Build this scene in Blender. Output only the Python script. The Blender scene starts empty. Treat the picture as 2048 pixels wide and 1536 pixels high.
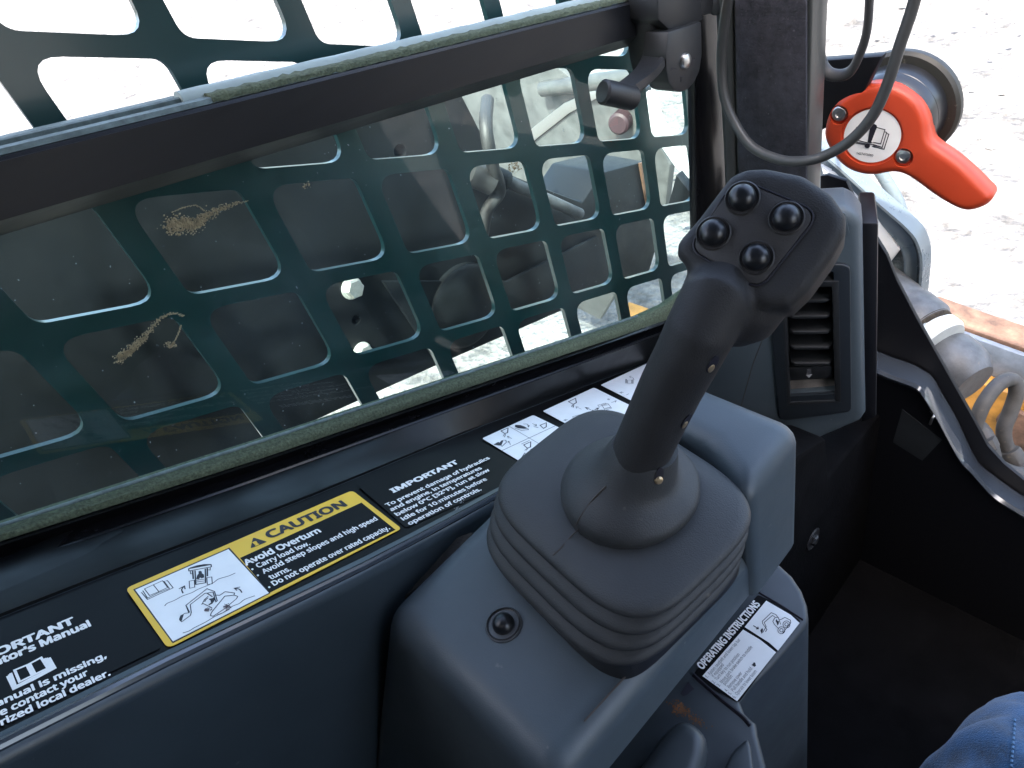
import bpy, bmesh, math, random
from mathutils import Vector, Matrix, noise
random.seed(7)
scene = bpy.context.scene
COL = scene.collection
rad = math.radians

# ------------------------------------------------------------------ camera, world, sun, exposure
EYE = Vector((0.0, 0.0, 1.85))
FPX = 1400.0
v1 = Vector((536, 1512, FPX)); v2 = Vector((1583, -598, FPX))
CN = v1.normalized(); CX = v1.cross(v2).normalized(); CZ = -CN; CY = CZ.cross(CX)   # cab axes seen from the lens
RIGHT = Vector((CX.x, CY.x, CZ.x)); DOWN = Vector((CX.y, CY.y, CZ.y)); FWD = Vector((CX.z, CY.z, CZ.z))
cam_data = bpy.data.cameras.new("camera")
cam = bpy.data.objects.new("camera", cam_data); COL.objects.link(cam)
cam_data.sensor_width = 36.0; cam_data.lens = FPX / 2048 * 36
cam_data.clip_start = 0.01; cam_data.clip_end = 400
mw = Matrix.Identity(4)
for i in range(3):
    mw[i][0] = RIGHT[i]; mw[i][1] = -DOWN[i]; mw[i][2] = -FWD[i]; mw[i][3] = EYE[i]
cam.matrix_world = mw
scene.camera = cam

SUN = Vector((0.25, -0.50, 0.83)).normalized()
world = bpy.data.worlds.new("World"); scene.world = world
world.use_nodes = True
wn = world.node_tree.nodes; wl = world.node_tree.links
sky = wn.new("ShaderNodeTexSky"); sky.sky_type = 'NISHITA'; sky.sun_disc = False
sky.sun_elevation = math.asin(SUN.z); sky.sun_rotation = math.atan2(SUN.x, SUN.y)
sky.dust_density = 5.0; sky.ozone_density = 0.6
wn["Background"].inputs[1].default_value = 0.15
wl.new(sky.outputs[0], wn["Background"].inputs[0])
sd = bpy.data.lights.new("sun", 'SUN'); sd.energy = 2.0; sd.angle = rad(0.53); sd.color = (1, 0.965, 0.91)
so = bpy.data.objects.new("sun", sd); COL.objects.link(so)
so.rotation_euler = SUN.to_track_quat('Z', 'Y').to_euler(); so.location = (3, 3, 8)
scene.view_settings.view_transform = 'Standard'; scene.view_settings.look = 'None'
scene.view_settings.exposure = 3.1; scene.view_settings.gamma = 1.0
scene.cycles.max_bounces = 10; scene.cycles.transparent_max_bounces = 16

# ------------------------------------------------------------------ sight lines onto real planes of the cab
def ray(px, py):
    a, b = px - 1024.0, py - 768.0
    return RIGHT * a + DOWN * b + FWD * FPX
def onX(px, py, x): r = ray(px, py); return EYE + r * (x / r.x)
def onY(px, py, y): r = ray(px, py); return EYE + r * (y / r.y)
def onZ(px, py, z): r = ray(px, py); return EYE + r * ((z - EYE.z) / r.z)
def at(px, py, d): return EYE + ray(px, py) * (d / FPX)
def onP(px, py, pl): r = ray(px, py); return EYE + r * ((pl[0] - EYE).dot(pl[1]) / r.dot(pl[1]))
def plane(p, n): return (Vector(p), Vector(n).normalized())
def lift(pl, d): return (pl[0] + pl[1] * d, pl[1])

# ------------------------------------------------------------------ mesh helpers
def newbm(): return bmesh.new()
def face(bm, pts):
    return bm.faces.new([bm.verts.new(p) for p in pts])
def prism(pts, vec, bevel=0.0, seg=3, bm=None, only=None):
    b = newbm()
    vec = Vector(vec)
    lo = [b.verts.new(p) for p in pts]; hi = [b.verts.new(Vector(p) + vec) for p in pts]
    n = len(pts)
    b.faces.new(lo); b.faces.new(hi[::-1])
    for i in range(n):
        b.faces.new([lo[i], hi[i], hi[(i + 1) % n], lo[(i + 1) % n]])
    bmesh.ops.recalc_face_normals(b, faces=b.faces)
    if bevel > 0:
        if only == 'first':
            s = set(lo); ed = [e for e in b.edges if e.verts[0] in s and e.verts[1] in s]
        elif only == 'caps':
            s = set(lo); t = set(hi)
            ed = [e for e in b.edges if (e.verts[0] in s) == (e.verts[1] in s)]
        else: ed = list(b.edges)
        bmesh.ops.bevel(b, geom=ed, offset=bevel, segments=seg, profile=0.5, affect='EDGES', clamp_overlap=True)
    return merge(bm, b)
def merge(bm, b):
    if bm is None: return b
    me = bpy.data.meshes.new("t"); b.to_mesh(me); b.free(); bm.from_mesh(me); bpy.data.meshes.remove(me)
    return bm
def box(x0, x1, y0, y1, z0, z1, bevel=0.0, seg=3, bm=None):
    return prism([(x0, y0, z0), (x1, y0, z0), (x1, y1, z0), (x0, y1, z0)], (0, 0, z1 - z0), bevel, seg, bm)
def loft(secs, closed=True, caps=True, bm=None):
    b = newbm() if bm is None else bm
    rows = [[b.verts.new(p) for p in s] for s in secs]
    n = len(secs[0]); new = []
    for r0, r1 in zip(rows, rows[1:]):
        for i in range(n if closed else n - 1):
            j = (i + 1) % n
            new.append(b.faces.new([r0[i], r0[j], r1[j], r1[i]]))
    if caps and closed:
        new.append(b.faces.new(rows[0][::-1])); new.append(b.faces.new(rows[-1]))
    bmesh.ops.recalc_face_normals(b, faces=new)
    return b
def smooth_path(pts, sub=6):
    pts = [Vector(p) for p in pts]
    P = [pts[0] * 2 - pts[1]] + pts + [pts[-1] * 2 - pts[-2]]
    out = []
    for i in range(1, len(P) - 2):
        a, b, c, d = P[i - 1], P[i], P[i + 1], P[i + 2]
        for k in range(sub):
            t = k / sub
            out.append(0.5 * ((2 * b) + (c - a) * t + (2 * a - 5 * b + 4 * c - d) * t * t + (3 * b - a - 3 * c + d) * t ** 3))
    out.append(pts[-1]); return out
def tube(pts, r, n=12, bm=None, flat=1.0, caps=True):
    pts = [Vector(p) for p in pts]
    secs = []; up = None
    for i, p in enumerate(pts):
        t = (pts[min(i + 1, len(pts) - 1)] - pts[max(i - 1, 0)]).normalized()
        if up is None: up = t.orthogonal().normalized()
        up = (up - t * up.dot(t)).normalized(); sd_ = t.cross(up)
        rr = r[i] if isinstance(r, (list, tuple)) else r
        secs.append([p + up * math.cos(2 * math.pi * k / n) * rr + sd_ * math.sin(2 * math.pi * k / n) * rr * flat for k in range(n)])
    return loft(secs, True, caps, bm)
def lathe(o, ax, prof, n=32, bm=None, ref=None):
    o = Vector(o); ax = Vector(ax).normalized(); ex = (ref or ax.orthogonal()).normalized(); ex = (ex - ax * ex.dot(ax)).normalized(); ey = ax.cross(ex)
    b = newbm() if bm is None else bm
    rows = []; new = []
    for r, h in prof:
        if r < 1e-6: rows.append([b.verts.new(o + ax * h)])
        else: rows.append([b.verts.new(o + ax * h + ex * r * math.cos(2 * math.pi * k / n) + ey * r * math.sin(2 * math.pi * k / n)) for k in range(n)])
    for r0, r1 in zip(rows, rows[1:]):
        for i in range(n):
            j = (i + 1) % n
            if len(r0) == 1 and len(r1) == 1: continue
            if len(r0) == 1: new.append(b.faces.new([r0[0], r1[j], r1[i]]))
            elif len(r1) == 1: new.append(b.faces.new([r0[i], r0[j], r1[0]]))
            else: new.append(b.faces.new([r0[i], r0[j], r1[j], r1[i]]))
    if len(rows[0]) > 1: new.append(b.faces.new(rows[0][::-1]))
    if len(rows[-1]) > 1: new.append(b.faces.new(rows[-1]))
    bmesh.ops.recalc_face_normals(b, faces=new)
    return b
def fillet(pts, r, seg=5):
    """round the corners of a 3D planar polygon"""
    pts = [Vector(p) for p in pts]; n = len(pts); out = []
    for i in range(n):
        rr = r[i] if isinstance(r, (list, tuple)) else r
        p = pts[i]; a = pts[i - 1] - p; b = pts[(i + 1) % n] - p
        if rr <= 0: out.append(p); continue
        la, lb = a.length, b.length; a.normalize(); b.normalize()
        ang = a.angle(b); d = min(rr / math.tan(ang / 2), la * .45, lb * .45)
        p0, p1 = p + a * d, p + b * d
        for k in range(seg + 1):
            t = k / seg
            out.append((1 - t) ** 2 * p0 + 2 * t * (1 - t) * p + t * t * p1)
    return out
def evaluated(bm, mods):
    """bmesh after modifiers [(type, {settings})]"""
    me = bpy.data.meshes.new("tmp"); bm.to_mesh(me); bm.free()
    o = bpy.data.objects.new("tmp", me); COL.objects.link(o)
    for t, st in mods:
        m = o.modifiers.new(t, t)
        for k, v in st.items(): setattr(m, k, v)
    dg = bpy.context.evaluated_depsgraph_get(); dg.update()
    e = bpy.data.meshes.new_from_object(o.evaluated_get(dg))
    out = bmesh.new(); out.from_mesh(e)
    bpy.data.objects.remove(o); bpy.data.meshes.remove(me); bpy.data.meshes.remove(e)
    return out
def boolean(bm, cutter, op):
    me = bpy.data.meshes.new("cut"); cutter.to_mesh(me); cutter.free()
    c = bpy.data.objects.new("cut", me); COL.objects.link(c)
    out = evaluated(bm, [('BOOLEAN', dict(operation=op, object=c, solver='EXACT'))])
    bpy.data.objects.remove(c); bpy.data.meshes.remove(me)
    return out

# ------------------------------------------------------------------ objects
def obj(name, bm, m, parent=None, smooth=35, label=None):
    me = bpy.data.meshes.new(name); bm.to_mesh(me); bm.free()
    me.materials.append(m)
    if smooth:
        me.shade_smooth()
        me.set_sharp_from_angle(angle=rad(smooth))
    o = bpy.data.objects.new(name, me); COL.objects.link(o)
    if parent is not None:
        o.parent = parent; o.matrix_parent_inverse = WORLD[parent].inverted()
    WORLD[o] = Matrix.Identity(4)
    if label: o['label'] = label
    return o
WORLD = {}
def thing(name, loc, label, cat, group=None):
    o = bpy.data.objects.new(name, None); COL.objects.link(o)
    o.location = loc; o.empty_display_size = 0.02
    WORLD[o] = Matrix.Translation(loc)
    o['label'] = label; o['category'] = cat
    if group: o['group'] = group
    return o
def tag(o, label, cat, group=None):
    o['label'] = label; o['category'] = cat
    if group: o['group'] = group
    return o
def struct(o, kind='structure'): o['kind'] = kind; return o

# ------------------------------------------------------------------ materials
def mat(name, base, rough=0.5, metal=0.0, var=0.0, vscale=30, bump=0.0, bscale=400, dust=0.0, dcol=(0.32, 0.27, 0.2), dscale=140, coat=0.0, spec=0.5, rvar=0.0, stretch=None, sheen=0.0):
    m = bpy.data.materials.new(name); m.use_nodes = True
    nt = m.node_tree; N = nt.nodes; L = nt.links; p = N["Principled BSDF"]
    p.inputs["Base Color"].default_value = (*base, 1); p.inputs["Roughness"].default_value = rough
    p.inputs["Metallic"].default_value = metal; p.inputs["Specular IOR Level"].default_value = spec
    p.inputs["Coat Weight"].default_value = coat; p.inputs["Coat Roughness"].default_value = 0.15
    p.inputs["Sheen Weight"].default_value = sheen
    tc = N.new("ShaderNodeTexCoord"); vec = tc.outputs["Object"]
    if stretch:
        mp = N.new("ShaderNodeMapping"); mp.inputs["Scale"].default_value = stretch; L.new(vec, mp.inputs[0]); vec = mp.outputs[0]
    col = None
    def nz(scale, detail=4, rough_=0.6):
        t = N.new("ShaderNodeTexNoise"); t.inputs["Scale"].default_value = scale; t.inputs["Detail"].default_value = detail
        t.inputs["Roughness"].default_value = rough_; L.new(vec, t.inputs["Vector"]); return t.outputs["Fac"]
    def ramp(fac, a, b, ca, cb):
        r = N.new("ShaderNodeValToRGB"); r.color_ramp.elements[0].position = a; r.color_ramp.elements[1].position = b
        r.color_ramp.elements[0].color = (*ca, 1); r.color_ramp.elements[1].color = (*cb, 1); L.new(fac, r.inputs[0]); return r.outputs[0]
    def mix(fac, a, b):
        x = N.new("ShaderNodeMix"); x.data_type = 'RGBA'
        L.new(fac, x.inputs[0])
        for s, v in ((x.inputs[6], a), (x.inputs[7], b)):
            if isinstance(v, tuple): s.default_value = (*v, 1)
            else: L.new(v, s)
        return x.outputs[2]
    if var > 0:
        f = nz(vscale)
        lo = tuple(c * (1 - var) for c in base); hi = tuple(min(1, c * (1 + var)) for c in base)
        col = ramp(f, 0.3, 0.7, lo, hi)
    if dust > 0:
        f = ramp(nz(dscale, 2, 0.5), 0.78 - dust * 0.35, 0.84, (0, 0, 0), (1, 1, 1))
        f2 = ramp(nz(14, 5, 0.65), 0.45, 0.75, (0, 0, 0), (dust * 0.6,) * 3)
        ad = N.new("ShaderNodeMath"); ad.operation = 'ADD'; ad.use_clamp = True
        L.new(f, ad.inputs[0]); L.new(f2, ad.inputs[1])
        ml = N.new("ShaderNodeMath"); ml.operation = 'MULTIPLY'; ml.inputs[1].default_value = min(1, 0.35 + dust); L.new(ad.outputs[0], ml.inputs[0])
        col = mix(ml.outputs[0], col if col is not None else base, dcol)
    if col is not None: L.new(col, p.inputs["Base Color"])
    if rvar > 0:
        mr = N.new("ShaderNodeMapRange"); L.new(nz(18, 5, 0.7), mr.inputs[0]); mr.inputs[1].default_value = 0.3; mr.inputs[2].default_value = 0.7
        mr.inputs[3].default_value = max(0.03, rough - rvar); mr.inputs[4].default_value = min(1, rough + rvar)
        L.new(mr.outputs[0], p.inputs["Roughness"])
    if bump > 0:
        bn = N.new("ShaderNodeBump"); bn.inputs["Strength"].default_value = bump; bn.inputs["Distance"].default_value = 0.001
        L.new(nz(bscale, 3, 0.5), bn.inputs["Height"]); L.new(bn.outputs[0], p.inputs["Normal"])
    m["nz"] = 1
    return m

M = {}
M['grip'] = mat('grip_rubber', (0.025, 0.0245, 0.0245), 0.62, spec=0.35, var=0.12, vscale=40, bump=0.25, bscale=1400, dust=0.10, dcol=(0.16, 0.13, 0.10), rvar=0.06)
M['pad'] = mat('button_pad_plastic', (0.034, 0.031, 0.029), 0.55, bump=0.2, bscale=1500, dust=0.14, dcol=(0.18, 0.15, 0.12))
M['button'] = mat('button_satin', (0.010, 0.011, 0.013), 0.34, coat=0.1, dust=0.05, dcol=(0.1, 0.09, 0.08), rvar=0.08)
M['boot'] = mat('boot_rubber', (0.033, 0.035, 0.036), 0.58, var=0.1, bump=0.25, bscale=1300, dust=0.10, dcol=(0.20, 0.18, 0.15))
M['console'] = mat('blue_grey_plastic', (0.056, 0.073, 0.084), 0.44, var=0.07, vscale=22, bump=0.10, bscale=1600, dust=0.10, dcol=(0.3, 0.29, 0.26), rvar=0.06)
M['panel'] = mat('slate_panel_plastic', (0.035, 0.047, 0.055), 0.34, var=0.12, vscale=15, bump=0.08, bscale=1500, dust=0.08, dcol=(0.22, 0.22, 0.2), rvar=0.06)
M['black'] = mat('black_plastic', (0.012, 0.012, 0.013), 0.45, bump=0.1, bscale=1200, dust=0.04, dcol=(0.12, 0.11, 0.1))
M['latch'] = mat('latch_plastic', (0.015, 0.016, 0.017), 0.42, bump=0.15, bscale=1500, dust=0.06, dcol=(0.14, 0.13, 0.12), rvar=0.08)
M['gloss_black'] = mat('glossy_black_paint', (0.005, 0.005, 0.006), 0.22, spec=0.3, dust=0.10, dcol=(0.12, 0.09, 0.065), dscale=260, rvar=0.08)
M['rail'] = mat('anodised_rail', (0.0085, 0.0092, 0.0108), 0.4, spec=0.3, var=0.12, vscale=20, bump=0.05, bscale=60, stretch=(6, 0.5, 6), rvar=0.06)
M['track'] = mat('satin_black_track', (0.006, 0.0065, 0.007), 0.38, spec=0.25, dust=0.05, dcol=(0.13, 0.12, 0.1), rvar=0.1)
M['backing'] = mat('black_vinyl', (0.0035, 0.0035, 0.004), 0.45, dust=0.07, dcol=(0.10, 0.085, 0.06), dscale=330, spec=0.12)
M['yellow'] = mat('yellow_vinyl', (0.76, 0.47, 0.03), 0.4, var=0.06)
M['white'] = mat('white_vinyl', (0.78, 0.78, 0.76), 0.4, var=0.04, vscale=60)
M['ink'] = mat('black_ink', (0.012, 0.011, 0.018), 0.5)
M['white_ink'] = mat('white_ink', (0.76, 0.75, 0.72), 0.5, var=0.08, vscale=150)
M['red'] = mat('red_plastic', (0.42, 0.045, 0.014), 0.42, bump=0.12, bscale=900, spec=0.45, var=0.05)
M['steel'] = mat('zinc_steel', (0.55, 0.54, 0.52), 0.32, metal=1.0)
M['bolt'] = mat('galvanised_bolt', (0.50, 0.52, 0.48), 0.5, metal=0.3, var=0.15, vscale=150)
M['brass'] = mat('brass_screw', (0.55, 0.42, 0.25), 0.4, metal=0.8)
M['screen'] = mat('dark_green_screen_paint', (0.008, 0.039, 0.039), 0.3, coat=0.5, var=0.15, vscale=8, dust=0.04, dcol=(0.06, 0.09, 0.085), dscale=200)
M['fuzz'] = mat('mossy_felt_seal', (0.075, 0.092, 0.055), 0.95, var=0.5, vscale=500, bump=1.0, bscale=700)
M['gasket'] = mat('pale_rubber_gasket', (0.27, 0.33, 0.31), 0.5, var=0.12, vscale=40, dust=0.08)
M['channel'] = mat('dusty_channel', (0.10, 0.14, 0.14), 0.6, var=0.35, vscale=160, bump=0.6, bscale=500, dust=0.25, dcol=(0.22, 0.22, 0.16))
M['foam_panel'] = mat('speckled_foam', (0.020, 0.020, 0.026), 0.95, var=0.55, vscale=120, bump=1.0, bscale=500, dust=0.34, dcol=(0.11, 0.105, 0.125), dscale=300)
M['pillar'] = mat('pillar_paint', (0.035, 0.038, 0.036), 0.35, dust=0.05, rvar=0.08)
M['frame_paint'] = mat('frame_black_paint', (0.0055, 0.006, 0.008), 0.45, dust=0.03, dcol=(0.05, 0.05, 0.045), spec=0.3)
M['lip'] = mat('glossy_lip_paint', (0.040, 0.048, 0.058), 0.16, coat=1.0, dust=0.05, rvar=0.05)
M['floor'] = mat('dark_floor_mat', (0.0032, 0.0032, 0.0036), 0.75, var=0.4, vscale=25, bump=0.5, bscale=200, dust=0.06, dcol=(0.015, 0.014, 0.012), spec=0.05)
M['arm'] = mat('arm_grey_paint', (0.0075, 0.0095, 0.0112), 0.5, spec=0.25, var=0.22, vscale=9, dust=0.05, dcol=(0.07, 0.065, 0.055), rvar=0.1)
M['hose'] = mat('hose_rubber', (0.030, 0.031, 0.032), 0.55, dust=0.18, dcol=(0.16, 0.15, 0.13))
M['cord'] = mat('cord_rubber', (0.045, 0.045, 0.043), 0.42, dust=0.08)
M['dusty_steel'] = mat('dusty_grey_steel', (0.065, 0.070, 0.075), 0.5, var=0.5, vscale=30, dust=0.3, dcol=(0.17, 0.145, 0.11), bump=0.3, bscale=300)
M['fender'] = mat('grey_fender_paint', (0.09, 0.115, 0.13), 0.28, var=0.12, vscale=25, dust=0.12, rvar=0.1)
M['veil_shell'] = mat('veil_shell_grey', (0.055, 0.058, 0.057), 0.5, var=0.3, vscale=18, dust=0.15, dcol=(0.25, 0.24, 0.21), rvar=0.15)
M['rust'] = mat('rusty_steel', (0.11, 0.062, 0.04), 0.75, var=0.5, vscale=40, bump=0.5, bscale=250)
M['mach_yellow'] = mat('machine_yellow_paint', (0.34, 0.165, 0.03), 0.5, var=0.4, vscale=30, dust=0.25, dcol=(0.12, 0.07, 0.03))
M['dusty_hose'] = mat('dusty_hose_rubber', (0.045, 0.043, 0.040), 0.6, var=0.4, vscale=40, dust=0.35, dcol=(0.16, 0.13, 0.09))
M['dirt'] = mat('dried_mud', (0.34, 0.28, 0.17), 0.95, var=0.4, vscale=300, bump=1.0, bscale=600)
M['seam'] = mat('brown_mould_line', (0.055, 0.045, 0.038), 0.6)
M['dusty_plate'] = mat('dusty_beige_plate', (0.12, 0.105, 0.09), 0.8, var=0.3, vscale=80)
M['rusty_panel'] = mat('worn_pedestal_plastic', (0.029, 0.036, 0.041), 0.45, var=0.15, vscale=20, dust=0.1, dcol=(0.13, 0.10, 0.07), rvar=0.08)

# extra materials -----------------------------------------------------------
def glass_material():
    m = bpy.data.materials.new("tinted_dirty_glass"); m.use_nodes = True
    nt = m.node_tree; N = nt.nodes; L = nt.links; N.clear()
    out = N.new("ShaderNodeOutputMaterial"); tr = N.new("ShaderNodeBsdfTransparent"); tr.inputs[0].default_value = (0.86, 0.945, 0.93, 1)
    gl = N.new("ShaderNodeBsdfGlossy"); gl.inputs["Roughness"].default_value = 0.03
    fr = N.new("ShaderNodeFresnel"); fr.inputs[0].default_value = 1.38
    m1 = N.new("ShaderNodeMixShader"); ge = N.new("ShaderNodeNewGeometry"); fm = N.new("ShaderNodeMath"); fm.operation = 'MULTIPLY'; iv = N.new("ShaderNodeMath"); iv.operation = 'SUBTRACT'; iv.inputs[0].default_value = 1.0
    L.new(ge.outputs["Backfacing"], iv.inputs[1]); L.new(fr.outputs[0], fm.inputs[0]); L.new(iv.outputs[0], fm.inputs[1]); L.new(fm.outputs[0], m1.inputs[0]); L.new(tr.outputs[0], m1.inputs[1]); L.new(gl.outputs[0], m1.inputs[2])
    df = N.new("ShaderNodeBsdfDiffuse"); df.inputs[0].default_value = (0.34, 0.40, 0.42, 1)
    tl = N.new("ShaderNodeBsdfTranslucent"); tl.inputs[0].default_value = (0.34, 0.40, 0.42, 1)
    md = N.new("ShaderNodeMixShader"); md.inputs[0].default_value = 0.5; L.new(df.outputs[0], md.inputs[1]); L.new(tl.outputs[0], md.inputs[2])
    tc = N.new("ShaderNodeTexCoord")
    def nz(s, d, r, a, b, lo, hi):
        t = N.new("ShaderNodeTexNoise"); t.inputs["Scale"].default_value = s; t.inputs["Detail"].default_value = d; t.inputs["Roughness"].default_value = r
        L.new(tc.outputs["Object"], t.inputs["Vector"])
        q = N.new("ShaderNodeMapRange"); q.inputs[1].default_value = a; q.inputs[2].default_value = b; q.inputs[3].default_value = lo; q.inputs[4].default_value = hi
        L.new(t.outputs["Fac"], q.inputs[0]); return q.outputs[0]
    a1 = nz(7, 6, 0.7, 0.42, 0.8, 0.003, 0.055)  # broad dust film, raised to paint in the sky haze as well
    a2 = nz(330, 2, 0.5, 0.735, 0.78, 0.0, 0.55)
    ad = N.new("ShaderNodeMath"); ad.operation = 'ADD'; ad.use_clamp = True; L.new(a1, ad.inputs[0]); L.new(a2, ad.inputs[1])
    m2 = N.new("ShaderNodeMixShader"); L.new(ad.outputs[0], m2.inputs[0]); L.new(m1.outputs[0], m2.inputs[1]); L.new(md.outputs[0], m2.inputs[2])
    L.new(m2.outputs[0], out.inputs[0])
    return m
M['glass'] = glass_material()

def gravel_material():
    m = bpy.data.materials.new("pale_gravel"); m.use_nodes = True
    nt = m.node_tree; N = nt.nodes; L = nt.links; p = N["Principled BSDF"]; p.inputs["Roughness"].default_value = 0.95
    tc = N.new("ShaderNodeTexCoord"); v = tc.outputs["Object"]
    vo = N.new("ShaderNodeTexVoronoi"); vo.inputs["Scale"].default_value = 28; L.new(v, vo.inputs["Vector"])
    n1 = N.new("ShaderNodeTexNoise"); n1.inputs["Scale"].default_value = 4.5; n1.inputs["Detail"].default_value = 8; n1.inputs["Roughness"].default_value = 0.7; L.new(v, n1.inputs["Vector"])
    n2 = N.new("ShaderNodeTexNoise"); n2.inputs["Scale"].default_value = 45; n2.inputs["Detail"].default_value = 4; L.new(v, n2.inputs["Vector"])
    r = N.new("ShaderNodeValToRGB"); e = r.color_ramp.elements
    e[0].position = 0.34; e[0].color = (0.050, 0.049, 0.047, 1); e[1].position = 0.56; e[1].color = (0.185, 0.182, 0.176, 1)
    L.new(n1.outputs["Fac"], r.inputs[0])
    mx = N.new("ShaderNodeMix"); mx.data_type = 'RGBA'; mx.blend_type = 'MULTIPLY'; mx.inputs[0].default_value = 0.6
    r2 = N.new("ShaderNodeValToRGB"); r2.color_ramp.elements[0].position = 0.3; r2.color_ramp.elements[0].color = (0.55, 0.54, 0.52, 1); r2.color_ramp.elements[1].position = 0.7
    L.new(n2.outputs["Fac"], r2.inputs[0]); L.new(r.outputs[0], mx.inputs[6]); L.new(r2.outputs[0], mx.inputs[7])
    L.new(mx.outputs[2], p.inputs["Base Color"])
    b1 = N.new("ShaderNodeBump"); b1.inputs["Strength"].default_value = 0.8; b1.inputs["Distance"].default_value = 0.02; L.new(vo.outputs["Distance"], b1.inputs["Height"])
    b2 = N.new("ShaderNodeBump"); b2.inputs["Strength"].default_value = 0.7; b2.inputs["Distance"].default_value = 0.015; L.new(n2.outputs["Fac"], b2.inputs["Height"])
    L.new(b1.outputs[0], b2.inputs["Normal"]); L.new(b2.outputs[0], p.inputs["Normal"])
    return m
M['gravel'] = gravel_material()

def denim_material():
    m = mat('blue_denim', (0.005, 0.050, 0.125), 0.95, var=0.65, vscale=45, bump=0.8, bscale=900, dust=0.0, sheen=0.3)
    nt = m.node_tree; N = nt.nodes; L = nt.links
    p = N["Principled BSDF"]; src = p.inputs["Base Color"].links[0].from_socket
    tc = N.new("ShaderNodeTexCoord"); w = N.new("ShaderNodeTexNoise"); w.inputs["Scale"].default_value = 1500; w.inputs["Detail"].default_value = 1
    mp = N.new("ShaderNodeMapping"); mp.inputs["Scale"].default_value = (1, 0.25, 1); L.new(tc.outputs["Object"], mp.inputs[0]); L.new(mp.outputs[0], w.inputs["Vector"])
    r = N.new("ShaderNodeValToRGB"); r.color_ramp.elements[0].position = 0.5; r.color_ramp.elements[1].position = 0.72; r.color_ramp.elements[1].color = (0.5, 0.5, 0.5, 1)
    L.new(w.outputs["Fac"], r.inputs[0])
    x = N.new("ShaderNodeMix"); x.data_type = 'RGBA'; L.new(r.outputs[0], x.inputs[0]); L.new(src, x.inputs[6]); x.inputs[7].default_value = (0.03, 0.12, 0.24, 1)
    L.new(x.outputs[2], p.inputs["Base Color"])
    return m
M['denim'] = denim_material()

# ------------------------------------------------------------------ ground
def build_ground():
    xs = [-90, -50, -30, -18, -12, -8] + [-6 + 0.045 * i for i in range(190)] + [2.8, 4, 6, 10, 18, 30, 50, 90]
    ys = [-90, -50, -25, -12, -6, -3, -1, 0] + [0.5 + 0.045 * i for i in range(190)] + [9.4, 10.5, 12, 15, 20, 28, 40, 60, 90]
    b = newbm(); rows = []
    for y in ys:
        row = []
        for x in xs:
            z = -0.02
            if -6 <= x <= 2.6 and 0.5 <= y <= 9.1:
                p = Vector((x, y, 0))
                z += 0.05 * noise.noise(p * 0.6) + 0.030 * noise.noise(p * 3.1)
                q = noise.noise(p * 9.0)
                z += 0.012 * max(0, q) + 0.006 * noise.noise(p * 21)
            row.append(b.verts.new((x, y, z)))
        rows.append(row)
    for r0, r1 in zip(rows, rows[1:]):
        for i in range(len(xs) - 1):
            b.faces.new([r0[i], r0[i + 1], r1[i + 1], r1[i]])
    struct(obj('gravel_ground', b, M['gravel'], smooth=60))
    # loose stones lying on the yard
    b = newbm(); rnd = random.Random(3)
    for k in range(1500):
        x = rnd.uniform(-5.5, 1.5); y = rnd.uniform(1.6, 8.5)
        s = rnd.choice([0.008, 0.010, 0.012, 0.014, 0.022]) * rnd.uniform(.7, 1.3)
        vs = []
        for v in [(1, 0, .1), (.3, .9, 0), (-.8, .5, .1), (-.7, -.6, 0), (.4, -.9, .1), (.1, .1, .75)]:
            vs.append(b.verts.new((x + s * (v[0] + rnd.uniform(-.3, .3)), y + s * (v[1] + rnd.uniform(-.3, .3)), -0.012 + s * (v[2] + rnd.uniform(-.15, .2)))))
        for i in range(5): b.faces.new([vs[i], vs[(i + 1) % 5], vs[5]])
    struct(obj('loose_gravel', b, M['gravel'], smooth=0), 'stuff')
build_ground()

# ------------------------------------------------------------------ cab frame: pillar, front plate, roof, rear, floor
cab = thing('cab_frame', (-0.35, 0.62, 1.2), 'black steel cab frame with speckled foam on its front pillar', 'cab frame')
YP = 0.60
def build_pillar():
    xl = onY(1440, 200, YP).x; xr = onY(1618, 200, YP).x
    zt, zb = 2.12, 1.0
    obj('pillar', box(xl, xr, YP, YP + 0.030, zb, zt, 0.003), M['pillar'], cab)
    # foam panel glued on the face the operator sees
    pts = [onY(1467, -60, YP - .004), onY(1612, -60, YP - .004), onY(1612, 440, YP - .004), onY(1478, 440, YP - .004)]
    obj('foam_panel', prism([p for p in pts], (0, 0.0035, 0), 0.0015, 2), M['foam_panel'], cab)
    # slim rolled edge at the left of the foam
    obj('pillar_edge', tube([onY(1452, -80, YP - .003), onY(1456, 150, YP - .003), onY(1466, 460, YP - .003)], 0.0065, 10, flat=0.6), M['pillar'], cab)
    # return flange on the door side
    q = [onY(1630, 122, .70), onY(1765, 112, .70), onY(1705, 228, .70), onY(1630, 268, .70)]
    obj('handle_bracket', prism(q, (0, 0.012, 0), 0.002, 2), M['frame_paint'], cab)
    # window side post
    q = [onX(1389, 30, -.416), onX(1446, 20, -.416), onX(1462, 660, -.416), onX(1396, 660, -.416)]
    obj('window_post', prism(q, (-0.010, 0, 0), 0.002, 2), M['gloss_black'], cab)
    obj('pillar_screw', lathe(onY(1433, 8, YP - .003), (0, -1, 0), [(.009, -.004), (.009, .003), (.006, .005), (.0, .005)], 12), M['black'], cab)
build_pillar()

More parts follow.
